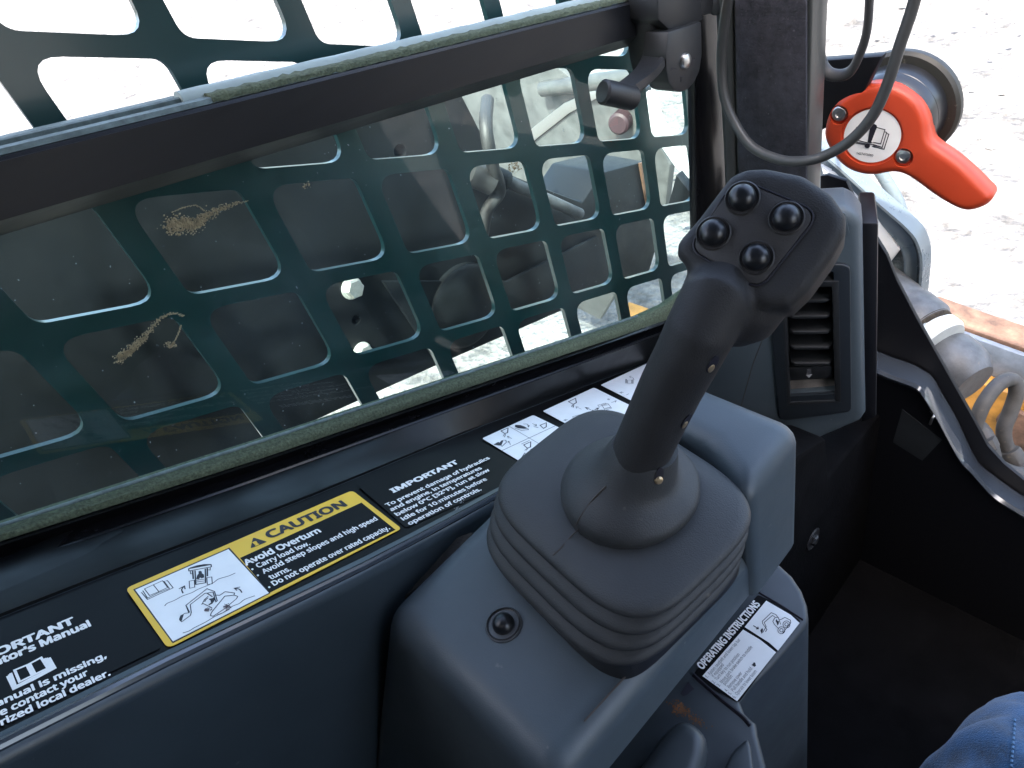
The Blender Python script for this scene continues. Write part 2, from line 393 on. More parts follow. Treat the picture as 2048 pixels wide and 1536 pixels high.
YF = 0.74
def build_front():
    edge = [(1640, 352), (1654, 350), (1692, 362), (1728, 446), (1748, 470), (1773, 510), (1793, 560), (1832, 635), (1887, 733), (1949, 843), (1975, 892), (2008, 928), (2048, 961), (2130, 1010), (2260, 1075)]
    poly = [onY(x, y, YF) for x, y in edge] + [onY(2260, 1260, YF), onY(1640, 1260, YF)]
    obj('front_plate', prism(poly, (0, 0.006, 0), 0.0015, 2), M['frame_paint'], cab)
    U = [(1745, 698), (1780, 713), (1830, 731), (1866, 755), (1884, 787), (1910, 830), (1953, 918), (1988, 951), (2048, 993), (2140, 1046), (2260, 1110)]
    W = [(1740, 738), (1780, 755), (1832, 775), (1850, 797), (1878, 843), (1917, 915), (1943, 944), (1988, 993), (2048, 1032), (2140, 1088), (2260, 1150)]
    up = smooth_path([onY(x, y, YF - .003) for x, y in U], 5); lo = smooth_path([onY(x, y, YF - .045) for x, y in W], 5)
    secs = []
    for a, b in zip(up, lo):
        d = Vector((0, -0.010, -0.002)); dn = Vector((-.0015, 0, -0.30)); k = Vector((0, .004, 0))
        secs.append([a, a * .5 + b * .5 + Vector((0, 0, .001)), b + Vector((0, .004, .0015)), b + Vector((0, 0, -.002)), b + Vector((0, .002, -.008)), b + Vector((0, .012, -.012)), a + Vector((0, .0, -.006))])
    obj('sill_lip', loft(secs, True, True), M['lip'], cab, 40)
    # wall of the footwell below the lip
    secs = [[b + Vector((0, .008, -.006)), b + Vector((0, .012, -.006)), b + Vector((0.0, .012, -.55)), b + Vector((0, .008, -.55))] for b in lo]
    obj('footwell_front_wall', loft(secs, True, True), M['frame_paint'], cab)
    # grey reflection painted as a patch, and a hook, on that wall
    yq = YF - .045 + .0075
    obj('reflection_patch', prism([onY(1805, 818, yq), onY(1884, 880, yq), onY(1845, 921, yq), onY(1786, 884, yq)], (0, -.0006, 0)), mat('painted_reflection', (0.022, 0.026, 0.030), 0.4, var=.2), cab)
    obj('hook', tube(smooth_path([onY(1862, 822, yq), onY(1868, 830, yq - .006), onY(1864, 838, yq - .010), onY(1860, 848, yq - .008)], 4), .0016, 8), M['steel'], cab)
    # floor, roof, rear and right-hand shell of the cab (they shade the inside)
    struct(obj('cab_floor', box(-0.44, 0.62, -0.62, 0.72, 0.66, 0.70), M['floor']))
    obj('roof_panel', box(-0.43, 0.62, -0.62, 0.40, 2.12, 2.16, 0.01), M['frame_paint'], cab)
    obj('rear_panel', box(-0.43, 0.62, -0.66, -0.62, 0.70, 2.12, 0.004), M['frame_paint'], cab)
    obj('right_panel', box(0.60, 0.64, -0.62, 0.74, 0.70, 1.47, 0.004), M['frame_paint'], cab)
    # the same corner on the far side of the door
    mir = [(.18 - p.x, p.y, p.z) for p in poly]
    obj('front_plate', prism(mir, (0, 0.006, 0), 0.0015, 2), M['frame_paint'], cab)
    obj('pillar', box(.50, .64, YP, YP + .07, 1.0, 2.12, .004), M['frame_paint'], cab)
    obj('added_streak_panel', box(.485, .638, .742, .752, .70, 2.12, .003), M['frame_paint'], cab)  # added, unseen: closes a gap that streaked the window reflection
    obj('added_shade_panel', box(.602, .638, -.62, -.06, 1.47, 2.12, .003), M['frame_paint'], cab)  # added, unseen: darkens the rear face of the console
    obj('added_streak_panel', box(.602, .638, .36, .738, 1.46, 2.12, .003), M['frame_paint'], cab)  # added, unseen: keeps bright ground out of the pane's reflection
    at_ = thing('added_reflection_blocker', (.5, 1.42, .1), 'added black slab ahead of the door, unseen, darkening the window reflection', 'blocker')  # added slab, unseen: blocks the bright ground mirrored in the side window
    obj('blocker_slab', prism([(-.12, 1.38, .12), (1.3, 1.38, .12), (1.3, 1.38, .93), (.0, 1.38, .93), (-.12, 1.38, .70)], (0, .06, 0), .01, 2), M['frame_paint'], at_)
    obj('blocker_rib', box(-.05, 1.25, 1.44, 1.52, .80, .88, .01), M['frame_paint'], at_)
    obj('left_lower_panel', box(-0.475, -0.445, -0.62, 0.72, 0.70, 1.25, 0.002), M['frame_paint'], cab)
build_front()

# ------------------------------------------------------------------ outside: lift arm, made-up grey shell, guards
def build_arm():
    t = thing('lift_arm', (-0.63, 0.3, 1.4), 'dark grey steel lift arm close outside the side window', 'loader arm')
    XA = -0.72
    out = [(-700, 330), (0, 345), (300, 270), (600, 195), (830, 150), (925, 190), (962, 262), (985, 318), (1010, 345), (1085, 375), (1165, 405), (1205, 345), (1290, 322), (1310, 400), (1312, 500), (1300, 542), (1128, 621), (870, 734), (610, 852), (250, 1012), (-100, 1180), (-700, 1500)]
    P = [onX(x, y, XA) for x, y in out]
    cut = None
    bm = prism(P, (-0.11, 0, 0), 0.004, 2)
    cyl = newbm()
    for x, y, r in ((712, 640, .0065), (690, 577, .0062), (715, 572, .0055), (735, 693, .006), (800, 303, .009)):
        lathe(onX(x, y, XA) + Vector((-.03, 0, 0)), (1, 0, 0), [(r, 0), (r, .06)], 16, cyl)
    bm = boolean(bm, cyl, 'DIFFERENCE')
    obj('arm_plate', bm, M['arm'], t, 30)
    for (x, y, r) in ((703, 576, .0125), (724, 703, .0115)):
        o = onX(x, y, XA)
        b = lathe(o, (1, 0, 0), [(r * 1.15, -.002), (r * 1.15, .0015), (r * 1.0, .002)], 20)
        head = obj('bolt', b, M['bolt'], t)
        h = newbm(); lathe(o, (1, .06, .1), [(r, .001), (r, .009), (r * .86, .0115), (0, .0115)], 6, h)
        obj('bolt_head', h, M['bolt'], head, 20)
    # raised pivot boss and its welded tube
    o = onX(930, 640, XA)
    obj('pivot_boss', lathe(onX(925, 610, XA), (1, 0, 0), [(.062, -.01), (.062, .010), (.056, .014), (0, .014)], 40), M['arm'], t)
    obj('wedge_rib', prism([onX(760, 560, XA + .001), onX(1010, 560, XA + .001), onX(1190, 470, XA + .001), onX(1260, 560, XA + .001), onX(1110, 622, XA + .001), onX(870, 725, XA + .001)], (.006, 0, 0), .002, 2), M['arm'], t)
    hs = thing('hydraulic_hose', onX(960, 250, -0.6720), 'black hydraulic hose curving over the lift arm behind the glass', 'hose')
    obj('hose_run', tube(smooth_path([onX(975, 200, -0.7200), onX(972, 255, -0.6840), onX(985, 330, -0.6780), onX(1000, 380, -0.6900), onX(975, 420, -0.6960), onX(965, 470, -0.7080)], 6), .0085, 12), M['hose'], hs)
    obj('hose_collar', tube([onX(940, 345, -0.7020), onX(985, 365, -0.6900)], .017, 16), M['hose'], hs)
    r1 = thing('steel_rod', onX(1060, 380, -0.6900), 'pale grey cylinder rod slanting down across the lift arm', 'rod')
    obj('rod_body', tube([onX(990, 352, -0.6900), onX(1160, 428, -0.6900)], .0085, 14), M['dusty_steel'], r1)
    obj('rod_end', tube([onX(985, 350, -0.6936), onX(1012, 362, -0.6900)], .0135, 14), M['arm'], r1)
    # bracket edge with rust
    obj('rusty_edge', prism([onX(1276, 326, XA + .001), onX(1292, 322, XA + .001), onX(1309, 420, XA + .001), onX(1294, 428, XA + .001)], (.004, 0, 0)), M['rust'], t)
build_arm()

def build_veil_shell():
    t = thing('grey_veil_shell', (-1.3, 1.25, 0.9), 'made-up grey shell standing in for the veil in the side window', 'veil_shell')  # made-up shell; its grey stands in for the veil on the glass
    YB = 1.45
    out = [(880, 130), (1105, 128), (1160, 170), (1290, 178), (1296, 250), (1340, 330), (1330, 420), (1200, 640), (960, 520), (860, 330)]
    P = [onY(x, y, YB) for x, y in out]
    obj('veil_plate', prism(P, (0, .03, 0), .006, 2), M['veil_shell'], t)
    obj('bright_edge', prism([onY(1052, 268, YB - .002), onY(1070, 252, YB - .002), onY(1130, 205, YB - .002), onY(1190, 178, YB - .002), onY(1205, 190, YB - .002), onY(1140, 225, YB - .002), onY(1085, 268, YB - .002), onY(1058, 290, YB - .002)], (0, -.006, 0), .002, 2), M['steel'], t)
    obj('top_tube', tube([onY(1085, 178, YB - .02), onY(1310, 148, YB - .02)], .022, 14), M['veil_shell'], t)
    obj('red_cap', lathe(onY(1245, 240, YB - .01), (0.3, -1, 0.1), [(.03, -.01), (.03, .03), (.024, .036), (0, .036)], 20), mat('faded_red_cap', (0.022, 0.009, 0.012), 0.6, var=.3), t)
    s = thing('side_strut', onY(1340, 300, 1.0), 'pale angled strut at the front corner of the side window', 'strut')
    obj('strut_bar', prism([onY(1284, 190, 1.0), onY(1294, 188, 1.0), onY(1318, 250, 1.0), onY(1378, 345, 1.0), (onY(1384, 372, 1.0)), onY(1350, 335, 1.0), onY(1300, 262, 1.0)], (0, .02, 0), .002, 2), mat('pale_strut_paint', (0.5, 0.52, 0.52), 0.4, var=.1), s)
    obj('strut_gusset', prism([onY(1330, 432, .95), onY(1352, 350, .95), onY(1392, 400, .95), onY(1396, 420, .95)], (0, .02, 0), .002, 2), M['arm'], s)
build_veil_shell()

# ------------------------------------------------------------------ punched steel screen
def build_screen():
    XS = -0.475
    S0 = Vector((0.148141, -0.158474)); A = Vector((0.083380, -0.037204)); B = Vector((0.000147, -0.086682))
    def P(i, j, x=XS):
        s = S0 + A * i + B * j
        return Vector((x, s.x, EYE.z + s.y))
    gi, gj = 0.198, 0.150            # web share right of / below each hole
    th = 0.005
    b = newbm()
    imin, imax, jmin, jmax = -6, 6, -4, 7
    cache = {}
    def vert(p):
        k = (round(p.x, 6), round(p.y, 6), round(p.z, 6))
        if k not in cache: cache[k] = b.verts.new(p)
        return cache[k]
    Ru = Vector((0, A.x, A.y)); Rv = Vector((0, B.x, B.y))
    NS = 6
    for i in range(imin, imax + 2):
        for j in range(jmin, jmax + 1):
            i0, i1, j0, j1 = i - 1 + gi, i, j - 1 + gj, j
            if i == imax + 1: i1 = i - .52
            hole = fillet([P(i0, j0), P(i1, j0), P(i1, j1), P(i0, j1)], 0.0125, NS)
            # outer cell ring matched point by point
            io, jo = i - 1 + gi / 2, j - 1 + gj / 2
            i2 = i + gi / 2 if i <= imax else i - .40
            corners = [P(io, jo), P(i2, jo), P(i2, jo + 1), P(io, jo + 1)]
            ring = []
            n4 = NS + 1
            for c in range(4):
                pc = corners[c]; pp = corners[c - 1]; pn = corners[(c + 1) % 4]
                for k in range(n4):
                    t = k / NS
                    if t < .5: ring.append(pc + (pp - pc) * (0.5 - t) * 0.5)
                    else: ring.append(pc + (pn - pc) * (t - 0.5) * 0.5)
            for dx, flip in ((0, False), (-th, True)):
                o = Vector((dx, 0, 0))
                vo = [vert(p + o) for p in ring]; vi = [vert(p + o) for p in hole]
                n = len(ring)
                for k in range(n):
                    q = (k + 1) % n
                    f = [vo[k], vo[q], vi[q], vi[k]]
                    if len(set(f)) < 3: continue
                    f = list(dict.fromkeys(f))
                    try: b.faces.new(f if not flip else f[::-1])
                    except ValueError: pass
            bv = 0.0006
            for k in range(len(hole)):
                q = (k + 1) % len(hole)
                try: b.faces.new([vert(hole[k]), vert(hole[q]), vert(hole[q] + Vector((-th, 0, 0))), vert(hole[k] + Vector((-th, 0, 0)))])
                except ValueError: pass
    bmesh.ops.recalc_face_normals(b, faces=b.faces)
    o = obj('window_screen', b, M['screen'], smooth=30)
    tag(o, 'dark green punched steel guard screen outside the side window', 'guard screen')
build_screen()

# ------------------------------------------------------------------ side window
win = thing('side_window', (-0.41, 0.1, 1.6), 'tinted dusty sliding side window under a black rail', 'window')
XG = -0.42
def build_window():
    q = [onX(-900, 1340, XG), onX(-900, 560, XG), onX(0, 430, XG), onX(1290, 60, XG), onX(1402, 30, XG), onX(1402, 560, XG), onX(1380, 600, XG), onX(1335, 632, XG), onX(1180, 674, XG), onX(0, 1062, XG)]
    q = [onX(-900, 1350, XG), onX(-900, 600, XG), onX(0, 420, XG), onX(1402, 20, XG), onX(1402, 585, XG), onX(1335, 635, XG), onX(1180, 676, XG), onX(0, 1064, XG)]
    pane = obj('glass_pane', prism(q, (-0.003, 0, 0)), M['glass'], win)
    # top rail of the pane
    d = Vector((0, .9765, -.2155)); u = Vector((0, .2155, .9765)); xi = Vector((1, 0, 0))
    o = Vector((0, 0.2, EYE.z - 0.1145))
    def sec(t, prof): return [o + d * t + xi * x + u * h for x, h in prof]
    prof = [(-.401, -.0015), (-.4025, 0), (-.413, 0), (-.413, -.003), (-.417, -.003), (-.417, 0), (-.445, 0), (-.445, -.034), (-.4125, -.0355), (-.411, -.034), (-.402, -.0275), (-.400, -.026), (-.400, -.0015)]
    t0, t1 = -.75, .303
    obj('sash_rail', loft([sec(t0, prof), sec(t1, prof)]), M['rail'], win, 25)
    # dusty channel on top of the rail
    pr2 = [(-.4045, .0003), (-.4055, .0028), (-.4120, .0030), (-.4125, .0003)]
    b = loft([sec(t0, pr2), sec(t1, pr2)])
    pr3 = [(-.4175, .0003), (-.4175, .0042), (-.4195, .0048), (-.4215, .0042), (-.4215, .0003)]
    loft([sec(t0, pr3), sec(t1, pr3)], bm=b)
    pr4 = [(-.4240, .0003), (-.4245, .0025), (-.4430, .0025), (-.4435, .0003)]
    loft([sec(t0, pr4), sec(t1, pr4)], bm=b)
    obj('sash_channel', b, M['channel'], win, 25)
    # felt along the rail and the pale gasket lying on it
    ts = -.076
    pr5 = [(-.4042, .0005), (-.4046, .0030), (-.4070, .0042), (-.4110, .0046), (-.4150, .0042), (-.4160, .0005)]
    secs = []; n = 90
    for k in range(n + 1):
        t = ts + .012 + (t1 - ts - .012) * k / n
        secs.append([p + u * (noise.noise(p * 260) * .0012) for p in sec(t, pr5)])
    obj('felt_strip', loft(secs), M['fuzz'], win, 60)
    pr6 = [(-.4135 - .0070 * (1 - math.cos(a)), .0010 + .0066 * math.sin(a)) for a in [math.pi * k / 12 for k in range(13)]]
    secs = []
    for k in range(31):
        t = ts + (t1 - ts) * k / 30
        secs.append([p + u * (.0002 * math.sin(k * 2.1)) for p in sec(t, pr6)])
    obj('rubber_gasket', loft(secs), M['gasket'], win, 50)
    # felt seal at the foot of the pane
    def line(pts, x, n=40, ext=.35):
        P = [onX(a, b_, x) for a, b_ in pts]
        first = P[0] + (P[0] - P[1]).normalized() * ext
        full = [first] + P
        out = []
        L_ = [0]
        for a, b_ in zip(full, full[1:]): L_.append(L_[-1] + (b_ - a).length)
        for k in range(n + 1):
            s = L_[-1] * k / n
            for m_ in range(len(full) - 1):
                if s <= L_[m_ + 1] + 1e-9:
                    f = (s - L_[m_]) / (L_[m_ + 1] - L_[m_]); out.append(full[m_].lerp(full[m_ + 1], f)); break
        return out
    a = line([(0, 1057), (520, 888), (1180, 669), (1275, 637), (1330, 612), (1375, 580)], -.4195, 160)
    m1 = line([(0, 1070), (520, 903), (1180, 681), (1280, 650), (1335, 630), (1385, 600)], -.4125, 160)
    c = line([(0, 1083), (520, 918), (1180, 692), (1285, 658), (1340, 640), (1392, 615)], -.412, 160)
    secs = []
    for k, (p, q_, r) in enumerate(zip(a, m1, c)):
        j = lambda v, s: v + Vector((noise.noise(v * 300) * .0010 * s, 0, noise.noise(v * 240 + Vector((9, 0, 0))) * .0010 * s))
        e = Vector((-.012, 0, 0))
        secs.append([p, j(p.lerp(q_, .5) + Vector((.002, 0, 0)), 1), j(q_, 1), j(q_.lerp(r, .5) + Vector((.0006, 0, 0)), 1), r, r + e, p + e + Vector((.004, 0, 0))])
    obj('felt_seal', loft(secs), M['fuzz'], win, 60)
    e1 = line([(0, 1051), (520, 883), (1180, 664), (1275, 632)], -.4180, 60)
    obj('glass_edge', tube(e1, .0012, 8), M['channel'], win)
    # bottom track: groove, bright arris, inner face
    g0 = line([(0, 1086), (520, 920), (1180, 694), (1290, 655), (1420, 610)], -.4115, 60)
    g1 = line([(0, 1092), (520, 925), (1180, 699), (1290, 661), (1420, 616)], -.4085, 60)
    g2 = line([(0, 1108), (520, 938), (1180, 707), (1290, 668), (1420, 622)], -.4165, 60)
    g3 = line([(0, 1135), (520, 954), (1180, 717), (1290, 676), (1420, 628)], -.4005, 60)
    g4 = line([(0, 1140), (520, 959), (1180, 721), (1290, 680), (1420, 632)], -.3990, 60)
    secs = []
    for p0, p1, p2, p3, p4 in zip(g0, g1, g2, g3, g4):
        bk = Vector((-.047, 0, 0))
        secs.append([p0, p1, p1.lerp(p2, .35), p2, p2.lerp(p3, .9), p3, p4, p4 + Vector((-.001, 0, -.002)), p4 + Vector((-.035, 0, -.002)), p0 + Vector((-.02, 0, 0))])
    obj('lower_track', loft(secs), M['gloss_black'], win, 30)
    return pane, line
pane, wline = build_window()

# dried mud on the glass
def smear(px, r, seed, parent, name='mud_smear', stretch=(1, 1), x=XG + .0004):
    b = newbm(); rnd = random.Random(seed)
    for k in range(int(260 * r[2])):
        a = rnd.random() * 6.283; q = rnd.random() ** .6
        cx = px[0] + math.cos(a) * q * r[0] + (q * r[3] if len(r) > 3 else 0); cy = px[1] + math.sin(a) * q * r[1]
        s = rnd.uniform(.9, 2.6)
        n = rnd.randint(4, 6)
        pts = [onX(cx + s * math.cos(6.283 * i / n + rnd.random()) * rnd.uniform(.7, 1.3), cy + s * math.sin(6.283 * i / n + rnd.random() * .4) * rnd.uniform(.6, 1.1), x) for i in range(n)]
        c = onX(cx, cy, x + rnd.uniform(.0004, .0012))
        vs = [b.verts.new(p) for p in pts]; vc = b.verts.new(c)
        for i in range(n): b.faces.new([vs[i], vs[(i + 1) % n], vc])
    return struct(obj(name, b, M['dirt'], parent, 0), 'stuff')
def smear_path(pts, w, seed, parent, dens=1.0):
    b = newbm(); rnd = random.Random(seed)
    P = smooth_path([Vector((x, y, 0)) for x, y in pts], 14)
    for i, p in enumerate(P):
        ww = w[0] + (w[1] - w[0]) * i / len(P)
        for k in range(max(2, int(ww * 1.1 * dens))):
            cx = p.x + rnd.gauss(0, ww * .38); cy = p.y + rnd.gauss(0, ww * .38); s = rnd.uniform(.7, 1.5 + ww * .06)
            pts_ = [onX(cx + s * math.cos(1.257 * q + rnd.random() * .5), cy + s * math.sin(1.257 * q), XG + .0004) for q in range(5)]
            vs = [b.verts.new(v) for v in pts_]; vc = b.verts.new(onX(cx, cy, XG + .0004 + rnd.uniform(.0003, .001)))
            for q in range(5): b.faces.new([vs[q], vs[(q + 1) % 5], vc])
    return struct(obj('mud_smear', b, M['dirt'], parent, 0), 'stuff')
smear_path([(340, 455), (365, 448), (390, 450), (412, 432), (440, 418), (468, 408), (495, 402)], (25, 1.2), 1, pane, .8)
smear_path([(345, 424), (365, 416), (392, 411), (412, 424)], (1.5, 2), 11, pane)
smear_path([(236, 716), (252, 708), (268, 692), (284, 680), (300, 660), (322, 636), (345, 627), (368, 632)], (15, 1.6), 2, pane, .7)
smear((340, 690), (13, 7, .25), 5, pane)
smear_path([(348, 684), (358, 664), (362, 650)], (2, 2), 6, pane)
smear((1030, 335), (13, 11, .22), 8, pane)
smear((614, 370), (10, 8, .08), 9, pane)

# ------------------------------------------------------------------ window latch
def build_latch():
    t = thing('window_latch', onX(1360, 120, -.385), 'black plastic latch with a steel rivet at the rail end', 'latch')
    X1 = -.366
    body = [(1345, 66), (1405, 46), (1408, 100), (1400, 140), (1390, 166), (1374, 181), (1357, 184), (1343, 174), (1334, 152), (1331, 120)]
    body = [(1337, 64), (1404, 42), (1405, 110), (1400, 142), (1390, 164), (1376, 180), (1362, 185), (1348, 181), (1338, 166), (1333, 140), (1332, 110)]
    P = [onX(x, y, X1) for x, y in body]
    obj('latch_body', prism(P, (-.024, 0, 0), .0018, 2), M['latch'], t)
    up = [(1316, -30), (1398, -40), (1408, 40), (1345, 66), (1317, 40)]
    b = prism([onX(x, y, X1 - .006) for x, y in up], (-.030, 0, 0), .002, 2)
    obj('latch_cap', b, M['latch'], t)
    q = [(1396, -20), (1432, -34), (1425, 26), (1400, 34)]
    obj('latch_plate', prism([onX(x, y, X1 - .014) for x, y in q], (-.02, 0, 0), .0015, 2), M['latch'], t)
    obj('latch_shoulder', prism([onX(x, y, X1 - .018) for x, y in [(1298, -30), (1320, -34), (1336, 60), (1338, 150), (1322, 172), (1310, 120), (1300, 40)]], (-.028, 0, 0), .003, 2), M['black'], t)
    o = onX(1369, 122, X1)
    obj('rivet', lathe(o, (1, 0, 0), [(.0066, -.001), (.0066, .0008), (.0056, .0030), (.0030, .0042), (0, .0046)], 20), M['steel'], t)
    ink = newbm()
    for a in ((1352, 138, 1343, 136, 1342, 141), (1381, 122, 1389, 119, 1390, 116), (1362, 164, 1362, 154, 1369, 153)):
        pp = [onX(a[i], a[i + 1], X1 + .0002) for i in (0, 2, 4)]
        tube(pp, .0004, 5, ink)
    obj('direction_marks', ink, M['ink'], t)
    # lever: broad curved blade from the body to the cross knob
    path = smooth_path([onX(1322, 60, X1 - .022), onX(1314, 105, X1 - .016), onX(1298, 138, X1 - .008), (onX(1275, 160, X1)), onX(1250, 178, X1 + .004)], 5)
    secs = []
    for i, p in enumerate(path):
        tt = (path[min(i + 1, len(path) - 1)] - path[max(i - 1, 0)]).normalized()
        w = Vector((1, .15, 0)); w = (w - tt * w.dot(tt)).normalized(); nrm = tt.cross(w)
        hw, ht = .0115 - .003 * i / len(path), .0030
        secs.append([p + w * hw + nrm * ht, p - w * hw + nrm * ht, p - w * hw - nrm * ht, p + w * hw - nrm * ht])
    obj('lever_blade', loft(secs), M['latch'], t, 40)
    path = smooth_path([onX(1322, 120, X1 - .006), onX(1308, 150, X1 - .002), onX(1290, 168, X1 + .003), onX(1270, 186, X1 + .008)], 5)
    obj('lever_rib', tube(path, .0042, 8, flat=.6), M['latch'], t, 40)
    a, b_ = onX(1203, 183, X1 + .004), onX(1268, 197, X1 + .012)
    ax = (b_ - a)
    L_ = ax.length
    obj('lever_knob', lathe(a, ax, [(0, 0), (.0075, .0004), (.0092, .002), (.0092, L_ - .002), (.0080, L_), (.0050, L_), (.0046, L_ + .0004), (0, L_ + .0004)], 24), M['latch'], t)
def smooth_closed(pts, sub=4):
    n = len(pts); out = []
    for i in range(n):
        a, b, c, d = (Vector(pts[(i + k - 1) % n]) for k in range(4))
        for k in range(sub):
            t = k / sub
            out.append(0.5 * ((2 * b) + (c - a) * t + (2 * a - 5 * b + 4 * c - d) * t * t + (3 * b - a - 3 * c + d) * t ** 3))
    return out
build_latch()

# ------------------------------------------------------------------ sloping side panel with its decals
UL = (RIGHT * 1118 + DOWN * -406 + FWD * 1400).normalized()
NL = (RIGHT * .093 + DOWN * -.934 + FWD * -.345).normalized()
NL = (NL - UL * NL.dot(UL)).normalized(); VL = UL.cross(NL)
LEDGE = plane(onX(600, 1000, -.365), NL)
def build_side_panel():
    t = thing('decal_ledge', LEDGE[0], 'slate grey window ledge whose sloping top carries the black decals', 'ledge')
    def pline(pts, pl, n=24, ext=(.35, .0)):
        P = [onP(a, b_, pl) for a, b_ in pts]
        P = [P[0] + (P[0] - P[1]).normalized() * ext[0]] + P + [P[-1] + (P[-1] - P[-2]).normalized() * ext[1]]
        L_ = [0]
        for a, b_ in zip(P, P[1:]): L_.append(L_[-1] + (b_ - a).length)
        out = []
        for k in range(n + 1):
            s = L_[-1] * k / n
            for m_ in range(len(P) - 1):
                if s <= L_[m_ + 1] + 1e-9:
                    f = (s - L_[m_]) / max(1e-9, L_[m_ + 1] - L_[m_]); out.append(P[m_].lerp(P[m_ + 1], f)); break
        return out
    l1 = pline([(0, 1229), (240, 1135), (591, 1002), (940, 858), (1180, 766), (1265, 734)], LEDGE, ext=(.35, .10))
    l2 = pline([(0, 1478), (335, 1312), (700, 1138), (860, 1056), (1001, 980)], LEDGE, ext=(.35, .25))
    # inner face of the window frame between the track and the panel
    a = wline([(0, 1141), (520, 960), (1180, 722), (1290, 681), (1420, 633)], -.3992, 24)
    secs = []
    for p, q in zip(a, l1):
        secs.append([p, p.lerp(q, .5), q.lerp(p, .04), q + NL * .0004, q - NL * .006, q - NL * .004 + Vector((-.03, 0, 0)), p + Vector((-.03, 0, -.004))])
    obj('window_sill', loft(secs), M['track'], t, 30)
    secs = []
    r = .0075
    down = Vector((-.12, 0, -1)).normalized()
    for p, q in zip(l1, l2):
        s = [p - NL * .0015]
        s.append(p.lerp(q, .97))
        c = q - NL * r
        out = VL
        for k in range(0, 8):
            an = rad(90 - 97 * k / 7)
            s.append(c + NL * r * math.sin(an) + out * r * math.cos(an))
        s.append(s[-1] + down * .06); s.append(s[-2] + down * .85)
        s.append(s[-1] - out * .02); s.append(p - NL * .02 - out * .01)
        secs.append(s)
    obj('panel_shell', loft(secs), M['panel'], t, 60)
    # thin bright bead along the edge
    bead = [q + VL * .0022 - NL * .0012 for q in l2]
    obj('edge_bead', tube(bead, .0028, 10), M['lip'], t)
    return t, l1, l2
panel, L1, L2 = build_side_panel()

# ---- drawing on planes
import os
FONT = None
try:
    FONT = bpy.data.fonts.load(os.path.join(bpy.utils.system_resource('DATAFILES'), 'fonts', 'NotoSansHebrew-Regular.woff2'))
except Exception:
    FONT = None
_tc = {}
def text_geo(s, bold):
    k = (s, bold)
    if k not in _tc:
        cu = bpy.data.curves.new("txt", 'FONT'); cu.body = s; cu.font = FONT or cu.font; cu.resolution_u = 2; cu.fill_mode = 'FRONT'
        o = bpy.data.objects.new("txt", cu); COL.objects.link(o)
        dg = bpy.context.evaluated_depsgraph_get(); dg.update()
        me = bpy.data.meshes.new_from_object(o.evaluated_get(dg))
        vs = [(v.co.x, v.co.y) for v in me.vertices]; fs = [list(p.vertices) for p in me.polygons]
        bpy.data.objects.remove(o); bpy.data.curves.remove(cu); bpy.data.meshes.remove(me)
        _tc[k] = (vs, fs)
    return _tc[k]
def put_text(bm, s, pl, a, b, cap, bold=.018, h=.0004, up=None, slant=None):
    """baseline from pixel a to pixel b on plane pl, capital height in metres"""
    vs, fs = text_geo(s, 0); bold = bold * 1.4
    pl2 = lift(pl, h); A_, B_ = onP(*a, pl2), onP(*b, pl2)
    x0 = min(v[0] for v in vs); x1 = max(v[0] for v in vs)
    ex = (B_ - A_) / (x1 - x0)
    ey = up.normalized() if up is not None else pl[1].cross(ex).normalized()
    ey = ey * (cap / .73)
    # heavier strokes: the same glyphs shifted a hair, each copy a few microns higher
    ring = [(0, 0)] + [(math.cos(k * 1.0472) * bold, math.sin(k * 1.0472) * bold) for k in range(6)] if bold > .008 else [(0, 0)]
    for i_, (dx, dy) in enumerate(ring):
        o_ = pl[1] * (i_ * 4e-6)
        W = [bm.verts.new(A_ + ex * (v[0] + dx - x0) + ey * (v[1] + dy) + o_) for v in vs]
        for f in fs:
            try: bm.faces.new([W[i] for i in f])
            except ValueError: pass
_lc = [0]
def stroke(bm, pl, pts, w, h=.0004, closed=False, curve=0):
    _lc[0] = (_lc[0] + 1) % 40
    pl2 = lift(pl, h + _lc[0] * 4e-6)
    P = [onP(x, y, pl2) for x, y in pts]
    if curve: P = smooth_path(P, curve)
    n = len(P); N_ = pl[1]; L_, R_ = [], []
    for i in range(n):
        if closed: d0, d1 = P[i] - P[i - 1], P[(i + 1) % n] - P[i]
        else: d0 = P[i] - P[max(i - 1, 0)]; d1 = P[min(i + 1, n - 1)] - P[i]
        if d0.length < 1e-9: d0 = d1
        if d1.length < 1e-9: d1 = d0
        d0.normalize(); d1.normalize()
        m_ = (N_.cross(d0) + N_.cross(d1)); 
        if m_.length < 1e-6: m_ = N_.cross(d1)
        m_.normalize(); k = w / 2 / max(.45, m_.dot(N_.cross(d1)))
        L_.append(bm.verts.new(P[i] + m_ * k)); R_.append(bm.verts.new(P[i] - m_ * k))
    for i in range(n if closed else n - 1):
        j = (i + 1) % n
        bm.faces.new([R_[i], R_[j], L_[j], L_[i]])
def fill(bm, pl, pts, h=.0004, r=0, curve=0):
    pl2 = lift(pl, h); P = [onP(x, y, pl2) for x, y in pts]
    if curve: P = smooth_closed(P, curve)
    if r: P = fillet(P, r)
    f = face(bm, P)
    f.normal_update()
    if f.normal.dot(pl[1]) < 0: f.normal_flip()
    return f
def slab(pl, pts, h0, th, r=0):
    pl2 = lift(pl, h0); P = [onP(x, y, pl2) for x, y in pts]
    if r: P = fillet(P, r)
    return prism(P, pl[1] * th)
def tr(crop, pts):
    x0, y0, s = crop
    return [(x0 + x / s, y0 + y / s) for x, y in pts]
MM = .001
